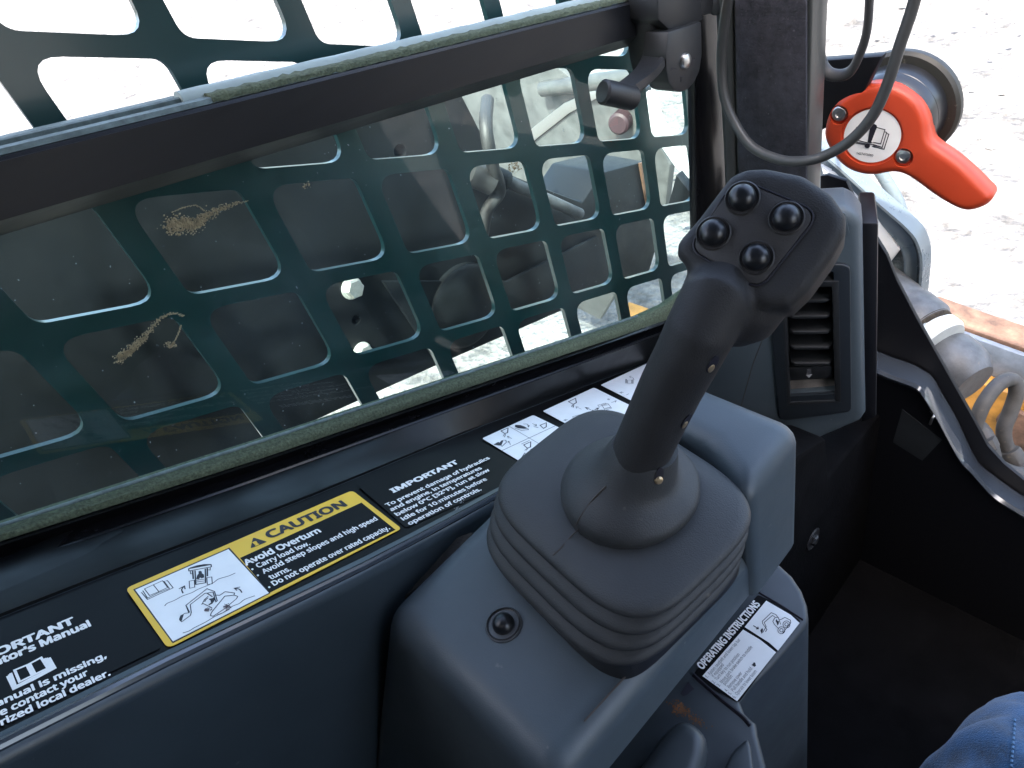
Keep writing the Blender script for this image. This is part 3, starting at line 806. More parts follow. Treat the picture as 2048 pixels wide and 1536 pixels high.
# black vinyl that covers the sloping top
pv = [L1[0].lerp(L2[0], .10)]
def vinyl():
    lo = [p.lerp(q, .012) for p, q in zip(L1, L2)]; hi = [p.lerp(q, .955) for p, q in zip(L1, L2)]
    b = newbm()
    o = NL * .0003
    secs = [[p - NL * .0016 + o, q - NL * .0003 + o, q - NL * .0006 + o, p - NL * .0019 + o] for p, q in zip(lo, hi)]
    return loft(secs)
obj('black_backing', vinyl(), M['backing'], panel, 0)
VIN = lift(LEDGE, .0004)

# ---- caution decal
def caution():
    C = (240, 960, 3.531)
    o = tr(C, [(500, 800)])[0]
    t = thing('caution_decal', onP(*o, VIN), 'yellow bordered CAUTION decal with a rollover drawing on the side panel', 'warning decal')
    quad = tr(C, [(40, 768), (1640, 75), (1988, 345), (338, 1192)])
    Q = [onP(x, y, VIN) for x, y in quad]
    up = (Q[0] - Q[3]).normalized()
    obj('yellow_border', slab(VIN, quad, 0, .0003, .0035), M['yellow'], t, 0)
    obj('text_field', slab(VIN, tr(C, [(848, 551), (1705, 160), (1945, 352), (1056, 797)]), .0003, .0001), M['backing'], t, 0)
    obj('picture_outline', slab(VIN, tr(C, [(93, 774), (772, 478), (1062, 800), (372, 1153)]), .0003, .0001), M['ink'], t, 0)
    obj('picture_field', slab(VIN, tr(C, [(108, 776), (766, 489), (1051, 798), (374, 1140)]), .0004, .0001), M['white'], t, 0)
    b = newbm()
    put_text(b, 'CAUTION', VIN, *tr(C, [(1062, 412), (1602, 180)]), .0098, .030, .0005, up)
    tri = tr(C, [(940, 405), (921, 484), (1041, 436)])
    fill(b, VIN, tri, .00045, .0008)
    obj('heading', b, M['ink'], t, 0)
    b = newbm()
    put_text(b, '!', VIN, *tr(C, [(962, 462), (978, 455)]), .0052, .03, .0006, up)
    obj('exclamation_mark', b, M['yellow'], t, 0)
    b = newbm()
    put_text(b, 'Avoid Overturn', VIN, *tr(C, [(893, 604), (1420, 366)]), .0068, .028, .0006, up)
    rows = [('Carry load low.', (978, 620), (1345, 456)), ('Avoid steep slopes and high speed', (1018, 662), (1822, 280)), ('turns.', (1068, 702), (1210, 636)), ('Do not operate over rated capacity.', (1090, 746), (1908, 345))]
    for s, p, q in rows: put_text(b, s, VIN, *tr(C, [p, q]), .0052, .022, .0006, up)
    for c in ((935, 630), (974, 673), (1054, 757)):
        x, y = tr(C, [c])[0]
        fill(b, VIN, [(x + 2.3 * math.cos(k), y + 1.9 * math.sin(k)) for k in [6.283 * i / 10 for i in range(10)]], .0006)
    obj('lettering', b, M['white_ink'], t, 0)
    # drawing
    D = (280, 1080, 7.315); w = .00045; b = newbm(); H = .00055
    def S(pts, closed=False, curve=0, ww=w): stroke(b, VIN, tr(D, pts), ww, H, closed, curve)
    S([(360, 965), (400, 925), (500, 885), (620, 820), (760, 770), (850, 720), (1000, 660), (1080, 620), (1150, 570), (1300, 525), (1395, 482)], curve=3)
    S([(625, 1360), (720, 1330), (800, 1280), (960, 1200), (1100, 1115), (1220, 1060), (1350, 970), (1450, 930), (1530, 870), (1680, 815)], curve=3)
    S([(65, 715), (195, 655), (330, 595), (405, 695), (275, 755), (140, 812)], True); S([(195, 655), (275, 755)])
    S([(40, 740), (110, 850), (270, 770), (430, 710), (350, 600)]); S([(20, 765), (110, 870), (280, 790), (485, 700), (400, 592), (375, 600)])
    S([(630, 780), (610, 730), (625, 700), (650, 672)], curve=3, ww=.0007); S([(570, 715), (650, 672), (660, 720)], ww=.0006)
    S([(1490, 770), (1470, 735), (1440, 715), (1380, 705)], curve=3, ww=.0007); S([(1465, 688), (1380, 705), (1420, 738)], ww=.0006)
    S([(712, 420), (1040, 360), (1044, 392), (715, 452)], True, ww=.0006)
    S([(770, 450), (780, 570)], ww=.0008); S([(805, 445), (815, 650), (960, 625), (955, 420)], ww=.0007); S([(985, 410), (985, 530)], ww=.0008)
    S([(735, 455), (740, 495), (768, 490)]); S([(985, 435), (1025, 440), (1028, 402)])
    S([(815, 590), (958, 570)]); S([(815, 615), (958, 597)])
    S([(720, 602), (795, 588), (800, 690), (725, 706)], True); S([(978, 550), (1050, 540), (1058, 640), (985, 652)], True)
    S([(725, 1060), (672, 955), (980, 712), (1090, 752), (1130, 890), (1110, 905), (1070, 765)], ww=.0005)
    S([(735, 945), (950, 780), (1075, 760)]); S([(735, 945), (750, 1060), (735, 1105), (605, 1200)]); S([(672, 955), (715, 1065), (640, 1075)])
    S([(985, 780), (1060, 830)], ww=.0006); S([(1000, 820), (945, 870), (905, 940), (925, 930), (1040, 985), (1055, 1000)]); S([(945, 905), (965, 870), (1000, 845)])
    S([(1115, 805), (1165, 810), (1245, 755), (1385, 775), (1370, 810)])
    S([(1060, 1040), (1240, 820), (1380, 805), (1430, 825), (1410, 860), (1230, 1010), (1070, 1115), (1030, 1105), (1040, 1070)], True)
    S([(1130, 1095), (1210, 1065), (1310, 1010)])
    def Fi(pts): fill(b, VIN, tr(D, pts), H + .00012)
    Fi([(715, 412), (740, 400), (830, 372), (940, 352), (1040, 352), (1042, 362), (718, 420)])
    Fi([(822, 570), (835, 520), (858, 490), (855, 460), (880, 450), (905, 462), (905, 485), (935, 505), (940, 548), (900, 560), (880, 548), (860, 575)])
    Fi([(570, 1160), (590, 1105), (645, 1078), (605, 1200), (580, 1180)])
    Fi([(1010, 860), (1060, 850), (1080, 835), (1100, 870), (1060, 930), (1010, 955), (1000, 945), (1040, 915), (1030, 880), (1008, 872)])
    obj('drawing', b, M['ink'], t, 0)
    b = newbm()
    rnd = random.Random(4)
    for cx, cy, rx, ry, n in ((980, 1020, 80, 22, 26), (1265, 975, 70, 32, 34)):
        for k in range(n):
            x, y = cx + rnd.gauss(0, rx * .45), cy + rnd.gauss(0, ry * .45) - (0.25 * rnd.gauss(0, 20)); s = rnd.uniform(6, 15)
            fill(b, VIN, tr(D, [(x + s * math.cos(a), y + s * .7 * math.sin(a)) for a in (0, 1.3, 2.5, 3.8, 5.1)]), .0007 + k * 4e-6)
    struct(obj('worn_patch', b, mat('scuffed_print', (0.10, 0.07, 0.075), .6), t, 0), 'stuff')
caution()

def cold_start():
    C = (760, 880, 7.68)
    t = thing('hydraulics_notice', onP(870, 1000, VIN), 'black IMPORTANT notice about cold hydraulics beside the yellow decal', 'notice decal')
    obj('notice_backing', slab(VIN, [(716, 972), (868, 902), (968, 986), (812, 1056)], 0, .0001, .002), M['backing'], t, 0)
    b = newbm(); up = onP(760, 985, VIN) - onP(800, 1030, VIN)
    A1 = onP(*tr(C, [(130, 745)])[0], VIN); A2 = onP(*tr(C, [(210, 805)])[0], VIN); up = (A1 - A2)
    put_text(b, 'IMPORTANT', VIN, *tr(C, [(212, 808), (1212, 352)]), .0066, .034, .0003, up)
    rows = [('To prevent damage of hydraulics', (120, 1022), (1690, 285)), ('and engine, in temperatures', (182, 1092), (1568, 440)), ('below 0°C [32°F], run at slow', (268, 1165), (1690, 470)), ('idle for 10 minutes before', (362, 1235), (1648, 612)), ('operation of controls.', (462, 1305), (1560, 768))]
    for s, p, q in rows: put_text(b, s, VIN, *tr(C, [p, q]), .0047, .026, .0003, up)
    obj('lettering', b, M['white_ink'], t, 0)
    # scuffs
    b = newbm(); rnd = random.Random(9)
    for cx, cy in ((905, 965), (1170, 1040), (1250, 960), (1340, 790)):
        for k in range(7):
            x, y = cx + rnd.gauss(0, 22), cy + rnd.gauss(0, 26)
            stroke(b, VIN, tr(C, [(x, y), (x + rnd.gauss(8, 8), y - rnd.uniform(10, 34))]), .00035, .0006)
    struct(obj('scuff', b, mat('grey_scuff', (.20, .20, .20), .7), t, 0), 'stuff')
cold_start()

def manual_notice():
    C = (0, 1180, 5.12)
    t = thing('manual_notice', onP(120, 1330, VIN), 'black Operator\'s Manual notice with a white book, cut by the left edge', 'notice decal')
    obj('notice_backing', slab(VIN, [(-240, 1372), (243, 1184), (322, 1296), (-200, 1545)], 0, .0001, .002), M['backing'], t, 0)
    b = newbm()
    up = onP(*tr(C, [(715, 255)])[0], VIN) - onP(*tr(C, [(757, 335)])[0], VIN)
    put_text(b, 'IMPORTANT', VIN, *tr(C, [(-470, 862), (765, 338)]), .0066, .034, .0003, up)
    put_text(b, "Read Operator's Manual", VIN, *tr(C, [(-960, 1165), (928, 368)]), .0062, .034, .0003, up)
    put_text(b, 'If this manual is missing,', VIN, *tr(C, [(-700, 1500), (1090, 690)]), .0050, .028, .0003, up)
    put_text(b, 'please contact your', VIN, *tr(C, [(-360, 1460), (905, 868)]), .0050, .028, .0003, up)
    put_text(b, 'authorized local dealer.', VIN, *tr(C, [(-420, 1590), (1130, 870)]), .0050, .028, .0003, up)
    obj('lettering', b, M['white_ink'], t, 0)
    b = newbm(); w = .0008
    S = lambda p, c=False, ww=w: stroke(b, VIN, tr(C, p), ww, .0003, c)
    S([(150, 820), (290, 762), (420, 692), (490, 800), (345, 868), (200, 940)], True, .0011); S([(290, 762), (345, 868)], ww=.0022)
    S([(110, 850), (160, 985), (330, 895), (525, 800), (455, 700)], ww=.001); S([(75, 880), (140, 1015), (340, 920), (565, 800), (505, 692)], ww=.001); S([(90, 865), (150, 1000), (335, 908), (545, 800), (480, 695)], ww=.0007)
    obj('book_symbol', b, M['white_ink'], t, 0)
manual_notice()

# ---- control pattern decals
def pattern_decals():
    C = (940, 730, 5.851)
    t = thing('pedal_pattern_decal', onP(*tr(C, [(640, 840)])[0], VIN), 'white pedal pattern decal split into four cells, left of the rubber boot', 'control decal', 'white control pattern decals')
    q = [(142, 862), (740, 588), (1118, 772), (612, 1146)]
    obj('plate', slab(VIN, tr(C, q), 0, .0003, .0025), M['white'], t, 0)
    b = newbm(); w = .0005
    S = lambda p, c=False, cu=0, ww=w: stroke(b, VIN, tr(C, p), ww, .0004, c, cu)
    F = lambda p: fill(b, VIN, tr(C, p), .00055)
    S([(455, 715), (850, 945)]); S([(370, 1003), (1005, 708)])
    S([(362, 772), (445, 735), (440, 790), (408, 802)], True, ww=.0010); S([(405, 805), (388, 835)]); S([(418, 808), (403, 845)])
    S([(490, 862), (437, 832)]); S([(450, 856), (437, 832), (462, 836)])
    F([(275, 930), (330, 900), (345, 908), (370, 882), (385, 880), (390, 888), (365, 945), (355, 940), (340, 942)])
    S([(388, 880), (420, 880), (425, 905), (375, 952), (360, 940)], ww=.0006); S([(398, 925), (420, 915)])
    S([(472, 935), (462, 905), (447, 892)], cu=3); S([(448, 910), (446, 890), (470, 892)])
    F([(525, 722), (530, 700), (590, 702), (640, 720), (675, 742), (640, 745), (560, 738)])
    S([(525, 738), (600, 765), (685, 755), (675, 742)], ww=.0006); S([(625, 690), (670, 692), (688, 722)], cu=3); S([(672, 712), (688, 724), (694, 704)])
    S([(728, 683), (778, 710)]); S([(760, 712), (778, 710), (772, 690)]); S([(745, 722), (800, 732)], ww=.0008)
    S([(820, 705), (893, 675), (893, 722), (860, 742)], True, ww=.0010)
    S([(602, 925), (697, 882)]); S([(628, 935), (710, 898), (708, 960), (670, 972)], True, ww=.0010); S([(668, 975), (640, 1000)]); S([(680, 975), (655, 1000)]); S([(705, 990), (800, 940)])
    S([(590, 1105), (640, 1030), (655, 1040), (655, 1070), (605, 1110)], True, 0, .0006); S([(640, 1075), (662, 1062)])
    obj('symbols', b, M['ink'], t, 0)
    t = thing('travel_pattern_decal', onP(*tr(C, [(1350, 560)])[0], VIN), 'white travel pattern decal with four crossing arrows, between the other two', 'control decal', 'white control pattern decals')
    obj('plate', slab(VIN, tr(C, [(852, 542), (1450, 266), (1965, 520), (1350, 812)]), 0, .0003, .0025), M['white'], t, 0)
    b = newbm()
    S([(1152, 430), (1235, 388), (1245, 440), (1210, 460)], True, ww=.0011); S([(1200, 465), (1190, 490)], ww=.0008); S([(1215, 465), (1207, 498)], ww=.0008)
    S([(1305, 518), (1240, 488)]); S([(1250, 510), (1240, 488), (1270, 488)])
    cx, cy = 1438, 535
    for ex_, ey_ in ((1350, 495), (1510, 500), (1365, 570), (1525, 578)):
        dx, dy = ex_ - cx, ey_ - cy
        S([(cx + dx * .25, cy + dy * .25), (ex_, ey_)], ww=.0009)
        S([(ex_ - dx * .42 - dy * .22, ey_ - dy * .42 + dx * .12), (ex_, ey_), (ex_ - dx * .42 + dy * .22, ey_ - dy * .42 - dx * .12)], ww=.0009)
    S([(cx + 10 * math.cos(k), cy + 7 * math.sin(k)) for k in [6.283 * i / 8 for i in range(8)]], True, ww=.0009)
    for ox, oy in ((0, 0), (295, -135)):
        S([(1245 + ox, 600 + oy), (1318 + ox, 585 + oy), (1352 + ox, 625 + oy), (1275 + ox, 645 + oy)], True); S([(1200 + ox, 605 + oy), (1290 + ox, 580 + oy), (1300 + ox, 592 + oy), (1210 + ox, 620 + oy)], True); S([(1275 + ox, 655 + oy), (1355 + ox, 630 + oy), (1362 + ox, 640 + oy), (1288 + ox, 665 + oy)], True); S([(1265 + ox, 610 + oy), (1330 + ox, 600 + oy)])
    S([(1235, 652), (1172, 672)]); S([(1192, 655), (1172, 672), (1200, 675)])
    S([(1655, 440), (1712, 418)]); S([(1690, 415), (1712, 418), (1698, 438)])
    rup = onP(*tr(C, [(1110, 650)])[0], VIN) - onP(*tr(C, [(1155, 640)])[0], VIN)
    put_text(b, 'R', VIN, *tr(C, [(1125, 655), (1148, 640)]), .0034, .01, .0004)
    put_text(b, 'F', VIN, *tr(C, [(1632, 410), (1652, 398)]), .0034, .01, .0004)
    obj('symbols', b, M['ink'], t, 0)
    t = thing('turn_pattern_decal', onP(*tr(C, [(1800, 250)])[0], VIN), 'white turning pattern decal farthest forward, half hidden by the joystick', 'control decal', 'white control pattern decals')
    obj('plate', slab(VIN, tr(C, [(1530, 236), (2075, -18), (2500, 190), (1960, 455)]), 0, .0003, .0025), M['white'], t, 0)
    b = newbm()
    S([(1845, 178), (1890, 175), (1890, 215), (1845, 215)], True); S([(1822, 165), (1832, 165), (1834, 212), (1822, 212)], True); S([(1900, 172), (1910, 172), (1910, 216), (1900, 216)], True)
    S([(1920, 175), (1905, 148), (1870, 138)], cu=3); S([(1886, 128), (1866, 137), (1884, 150)])
    put_text(b, 'R', VIN, *tr(C, [(1778, 332), (1800, 318)]), .0034, .01, .0004)
    S([(1830, 350), (1860, 335)])
    obj('symbols', b, M['ink'], t, 0)
pattern_decals()

# ------------------------------------------------------------------ armrest console
ZC = onX(790, 1215, -.265).z
def build_console():
    t = thing('armrest_console', Vector((-.19, .12, ZC)), 'blue grey moulded armrest console under the joystick', 'console')
    xl, xr, y0, y1 = -.271, -.1192, .0405, .236
    zb = ZC - .21
    hi = [onZ(764, 1222, ZC), onZ(1108, 1572, ZC), Vector((xr, y1, ZC)), Vector((xl + .004, y1, ZC))]
    lo = [onZ(728, 1600, zb), onZ(1085, 1990, zb), Vector((xr, y1, zb)), Vector((xl - .02, y1, zb))]
    b = loft([lo, hi])
    bmesh.ops.bevel(b, geom=list(b.edges), offset=.0150, segments=6, profile=.5, affect='EDGES', clamp_overlap=True)
    k = prism([(-.206, .203, ZC + .058), (-.152, .199, ZC + .058), (xr + .0012, .1785, ZC + .058), (xr + .0012, y1 + .001, ZC + .058), (-.206, y1 + .001, ZC + .058)], (0, 0, -.115), .0125, 5)
    b = boolean(b, k, 'UNION')
    k = box(-.168, .05, -.3, .4, ZC - .5, ZC - .043)
    b = boolean(b, k, 'DIFFERENCE')
    body = obj('console_body', b, M['console'], t, 50)
    # parting lines in the moulding
    e = newbm()
    tube([(xr - .016, y0 + .02, ZC + .0002), (xr - .0075, .165, ZC + .0002)], .0005, 6, e)
    obj('parting_line', e, M['seam'], t)
    o = onZ(1008, 1250, ZC)
    w = lathe(o, (0, 0, 1), [(.0100, -.001), (.0100, .0007), (.0093, .0012), (.0086, .0008), (.0085, .0004), (0, .0004)], 32)
    rv = obj('rivet_washer', w, M['black'], t)
    rim = newbm(); lathe(o, (0, 0, 1), [(.0104, 0), (.0104, .0010), (.0098, .0014), (.0096, .0008)], 32, rim)
    obj('washer_rim', rim, M['dusty_steel'], rv)
    obj('rivet_dome', lathe(o, (0, 0, 1), [(.0062, .0004), (.0062, .002), (.0056, .004), (.0042, .0056), (.0022, .0066), (0, .0069)], 28), M['button'], rv)
    # foam between console and side panel
    z = ZC - .018
    f = [onZ(x, y, z) for x, y in ((806, 1196), (900, 1128), (950, 1060), (890, 1080), (800, 1158))]
    obj('foam_strip', prism(f, (0, 0, -.03), .002, 2), mat('crumbly_foam', (.02, .018, .015), .95, bump=1, bscale=500, dust=.2, dcol=(.2, .16, .11)), t)
build_console()

# ------------------------------------------------------------------ joystick
E1 = Vector((.992, -.127, 0)).normalized(); E2 = Vector((.127, .992, 0)).normalized()
def ering(c, a1, a2, h, ex=3.4, n=72):
    out = []
    for k in range(n):
        a = 6.28318 * k / n; ca, sa = math.cos(a), math.sin(a)
        x = math.copysign(abs(ca) ** (2 / ex), ca) * a1; y = math.copysign(abs(sa) ** (2 / ex), sa) * a2
        out.append(E1 * (c[0] + x) + E2 * (c[1] + y) + Vector((0, 0, ZC + h)))
    return out
joy = thing('joystick', Vector((-.18, .15, ZC)), 'black joystick with four domed buttons rising from a pleated rubber boot', 'joystick')
def build_joystick():
    c0, c1 = (-.1985, .1155), (-.1905, .1250)
    def c(h): f = max(0, min(1, (h - .015) / .04)); return (c0[0] + (c1[0] - c0[0]) * f, c0[1] + (c1[1] - c0[1]) * f)
    secs = []
    for h, a1, a2, ex in ((-.002, .0605, .0520, 5.5), (.014, .0600, .0515, 5.5), (.016, .0590, .0500, 5)):
        secs.append(ering(c(h), a1, a2, h, ex))
    obj('boot_skirt', loft(secs), M['black'], joy, 40)
    secs = []
    prof = [(.0120, .0585, .0470)]
    for k, (h, a1, a2) in enumerate(((.0160, .0660, .0545), (.0278, .0652, .0527), (.0394, .0643, .0505), (.0505, .0630, .0482))):
        prof += [(h + d, a1 - i, a2 - i) for d, i in ((-.0042, .0036), (-.0030, .0016), (-.0012, .0002), (.0006, 0), (.0022, .0008), (.0036, .0026))]
        if k < 3: prof += [(h + .0050, a1 - .0062, a2 - .0062), (h + .0061, a1 - .0104, a2 - .0104)]
    for h, a1, a2 in prof: secs.append(ering(c(h), a1, a2, h, 3.8))
    rc = (-.1855, .1300)
    top = [(.0553, .0570, .0430, 3.7, 0), (.0562, .0510, .0400, 3.4, .15), (.0567, .0490, .0390, 3.3, .2), (.0575, .042, .0370, 2.4, .6), (.0582, .0352, .0350, 2.05, 1), (.0582, .0300, .0300, 2, 1)]
    for h, a1, a2, ex, f in top:
        secs.append(ering((c1[0] + (rc[0] - c1[0]) * f, c1[1] + (rc[1] - c1[1]) * f), a1, a2, h, ex))
    obj('boot_bellows', loft(secs, True, False), M['boot'], joy, 60)
    # dome
    G = Vector((.27, .30, 1)).normalized()
    dc = E1 * rc[0] + E2 * rc[1] + Vector((0, 0, ZC))
    gb = onZ(1281, 918, ZC + .084)
    secs = []
    for h, r in ((.0565, .0338), (.0580, .0350), (.0612, .0353), (.0640, .0347), (.0660, .0332), (.0684, .0306), (.0706, .0276), (.0726, .0245), (.0748, .0217), (.0776, .0195), (.0808, .0182), (.0840, .0174), (.0880, .0163), (.0920, .0150)):
        f = min(1, max(0, (h - .060) / .020))
        cc = dc.lerp(Vector((gb.x, gb.y, ZC)) + Vector((G.x, G.y, 0)) * ((h - .084) / G.z), f)
        secs.append([cc + Vector((r * math.cos(6.28318 * k / 56), r * math.sin(6.28318 * k / 56), h + f * r * -.28 * math.cos(6.28318 * k / 56 - 0.8))) for k in range(56)])
    obj('boot_dome', loft(secs), M['boot'], joy, 60)
    # grip: spine through sight lines, kept on the leaning axis
    cen = [(1258, 972, 44), (1270, 938, 55), (1281, 905, 55), (1310, 842, 57), (1343, 772, 60), (1378, 706, 63), (1405, 652, 67), (1425, 612, 68)]
    secs = []; sp = []
    for x, y, r in cen:
        d = ray(x, y).normalized()
        w0 = gb - EYE
        # closest approach of axis gb + t G and the sight line
        bq = G.dot(d); tq = (bq * d.dot(w0) - G.dot(w0)) / (1 - bq * bq)
        p = gb + G * tq; depth = (p - EYE).dot(FWD)
        sp.append((at(x, y, depth + .004 * max(0, (706 - y) / 100)), r * 1.06 * depth / FPX))
    hd = sp[6][0]; sp.append((at(1452, 565, (hd - EYE).dot(FWD) + .012), .0165)); sp.append((at(1470, 535, (hd - EYE).dot(FWD) + .016), .012))
    sp = [(gb - G * .028, .0166), (gb - G * .012, .0166)] + sp[2:]
    for i, (p, r) in enumerate(sp):
        tt = (sp[min(i + 1, len(sp) - 1)][0] - sp[max(i - 1, 0)][0]).normalized()
        s1 = tt.cross((p - EYE).normalized()).normalized(); s2 = tt.cross(s1)
        secs.append([p + s1 * r * math.cos(6.28318 * k / 40) + s2 * r * 1.12 * math.sin(6.28318 * k / 40) for k in range(40)])
    b = loft(secs)
    view = -ray(1518, 478).normalized()
    HN = (view + Vector((-.05, -.12, .42))).normalized()
    HP = plane(at(1518, 478, (hd - EYE).dot(FWD) - .014), HN)
    ol = [(1492, 340), (1530, 338), (1601, 352), (1656, 388), (1684, 430), (1683, 462), (1658, 508), (1612, 572), (1574, 608), (1520, 610), (1450, 568), (1385, 538), (1358, 505), (1361, 480), (1400, 436), (1462, 354)]
    P = [onP(1516 + (x - 1516) * 1.055, 474 + (y - 474) * 1.055, HP) for x, y in ol]
    head = prism(P, -HN * .034, 0)
    head = evaluated(head, [('BEVEL', dict(width=.0052, segments=4, limit_method='ANGLE', angle_limit=rad(50)))])
    merge(b, head)
    # thumb swell under the head
    lathe(onP(1490, 600, plane(HP[0] - HN * .018, HN)), G, [(0, -.022), (.008, -.019), (.0155, -.010), (.0175, 0), (.0155, .010), (0, .02)], 24, b)
    b = evaluated(b, [('REMESH', dict(mode='VOXEL', voxel_size=.0013)), ('SMOOTH', dict(factor=.5, iterations=6))])
    grip = obj('grip', b, M['grip'], joy, 180)
    from mathutils.bvhtree import BVHTree
    bb = bmesh.new(); bb.from_mesh(grip.data); bvh = BVHTree.FromBMesh(bb); bb.free()
    def hit(x, y):
        h = bvh.ray_cast(EYE, ray(x, y).normalized())
        return (h[0], h[1]) if h[0] is not None else (onP(x, y, HP), HN)
    # button pad
    pad = [(1473, 360), (1519, 374), (1633, 421), (1637, 440), (1585, 508), (1530, 572), (1514, 575), (1438, 541), (1380, 503), (1383, 482), (1425, 414), (1458, 366)]
    hp = hit(1500, 455)[0]
    PP = plane(hp + HN * .0004, HN)
    quad = [(1474, 358), (1638, 426), (1518, 578), (1379, 496)]
    Pp = fillet([onP(x, y, PP) for x, y in quad], .0062, 6)
    obj('button_pad', prism([p - HN * .003 for p in Pp], HN * .0034, .0008, 2), M['pad'], joy)
    gr = fillet([onP(1508 + (x - 1508) * 1.03, 466 + (y - 466) * 1.03, lift(PP, .0001)) for x, y in quad], .0064, 6)
    b = newbm(); tube(gr + [gr[0]], .0004, 6, b, caps=False); obj('pad_groove', b, M['ink'], joy)
    for x, y in ((1486, 400), (1574, 440), (1428, 470), (1514, 519)):
        o = onP(x - 1, y - 3, PP); col = newbm()
        q = (o - EYE).dot(FWD) / FPX * 26 / .0077
        lathe(o, HN, [(.0104 * q, 0), (.0104 * q, .0006), (.0096 * q, .0012), (.0090 * q, .0009), (.0082 * q, .0006)], 36, col)
        btn = newbm()
        lathe(o, HN, [(r_ * q, h_ * q) for r_, h_ in ((.0079, .0002), (.0079, .0030), (.0076, .0046), (.0064, .0066), (.0045, .0080), (.0022, .0088), (0, .0090))], 32, btn)
        bo = obj('button', btn, M['button'], joy, 60)
        obj('button_collar', col, M['pad'], bo, 40)
    # screw holes down the right side
    for x, y, r in ((1431, 728, 15), (1378, 842, 14)):
        p, nn = hit(x - 6, y)
        sx = (p - EYE).dot(FWD) / FPX
        u_ = (sp[3][0] - sp[2][0]).normalized(); q = nn.cross(u_).normalized(); u2 = q.cross(nn)
        P = [p + nn * .0003 + (u2 * math.cos(a) * r * 1.45 + q * math.sin(a) * r * .8) * sx for a in [6.28318 * k / 20 for k in range(20)]]
        h = obj('screw_hole', prism([v - nn * .002 for v in P], nn * .0021), M['ink'], joy, 0)
        P = [p + nn * .0005 + (u2 * (math.cos(a) * r * .7 - r * .7) + q * (math.sin(a) * r * .55)) * sx for a in [6.28318 * k / 14 for k in range(14)]]
        obj('screw', prism([v - nn * .0015 for v in P], nn * .0017, .0004, 2), M['brass'], h)
    dm = bpy.data.objects['boot_dome'].data; bb = bmesh.new(); bb.from_mesh(dm)
    bb2 = bpy.data.objects['boot_bellows'].data; bb.from_mesh(bb2); bv = BVHTree.FromBMesh(bb); bb.free()
    hh = min((q for q in (bv.ray_cast(EYE, ray(1318, 952).normalized()), bvh.ray_cast(EYE, ray(1318, 952).normalized())) if q[0] is not None), key=lambda q: q[3])
    if hh[0] is not None:
        p, nn = hh[0], hh[1]; sx = (p - EYE).dot(FWD) / FPX; q = nn.cross(G).normalized(); u2 = q.cross(nn)
        P = [p + nn * .0003 + (u2 * math.cos(a) * 20 + q * math.sin(a) * 9) * sx for a in [6.28318 * k / 20 for k in range(20)]]
        h = obj('screw_hole', prism([v - nn * .003 for v in P], nn * .0031), M['ink'], joy, 0)
        obj('screw', lathe(p - u2 * 9 * sx, nn, [(9 * sx, -.001), (9 * sx, .0008), (6 * sx, .0016), (0, .0018)], 16), M['brass'], h)
    b = newbm()
    for seg in ([(1212, 972), (1185, 1000), (1160, 1035), (1153, 1050)], [(1158, 1058), (1140, 1075), (1120, 1098), (1106, 1110)]):
        L_ = []
        for x, y in seg:
            h = bv.ray_cast(EYE, ray(x, y).normalized())
            if h[0] is not None: L_.append(h[0] + h[1] * .0001)
        if len(L_) > 2: tube(smooth_path(L_, 4), .0004, 5, b)
    obj('boot_mould_line', b, M['seam'], joy)
build_joystick()

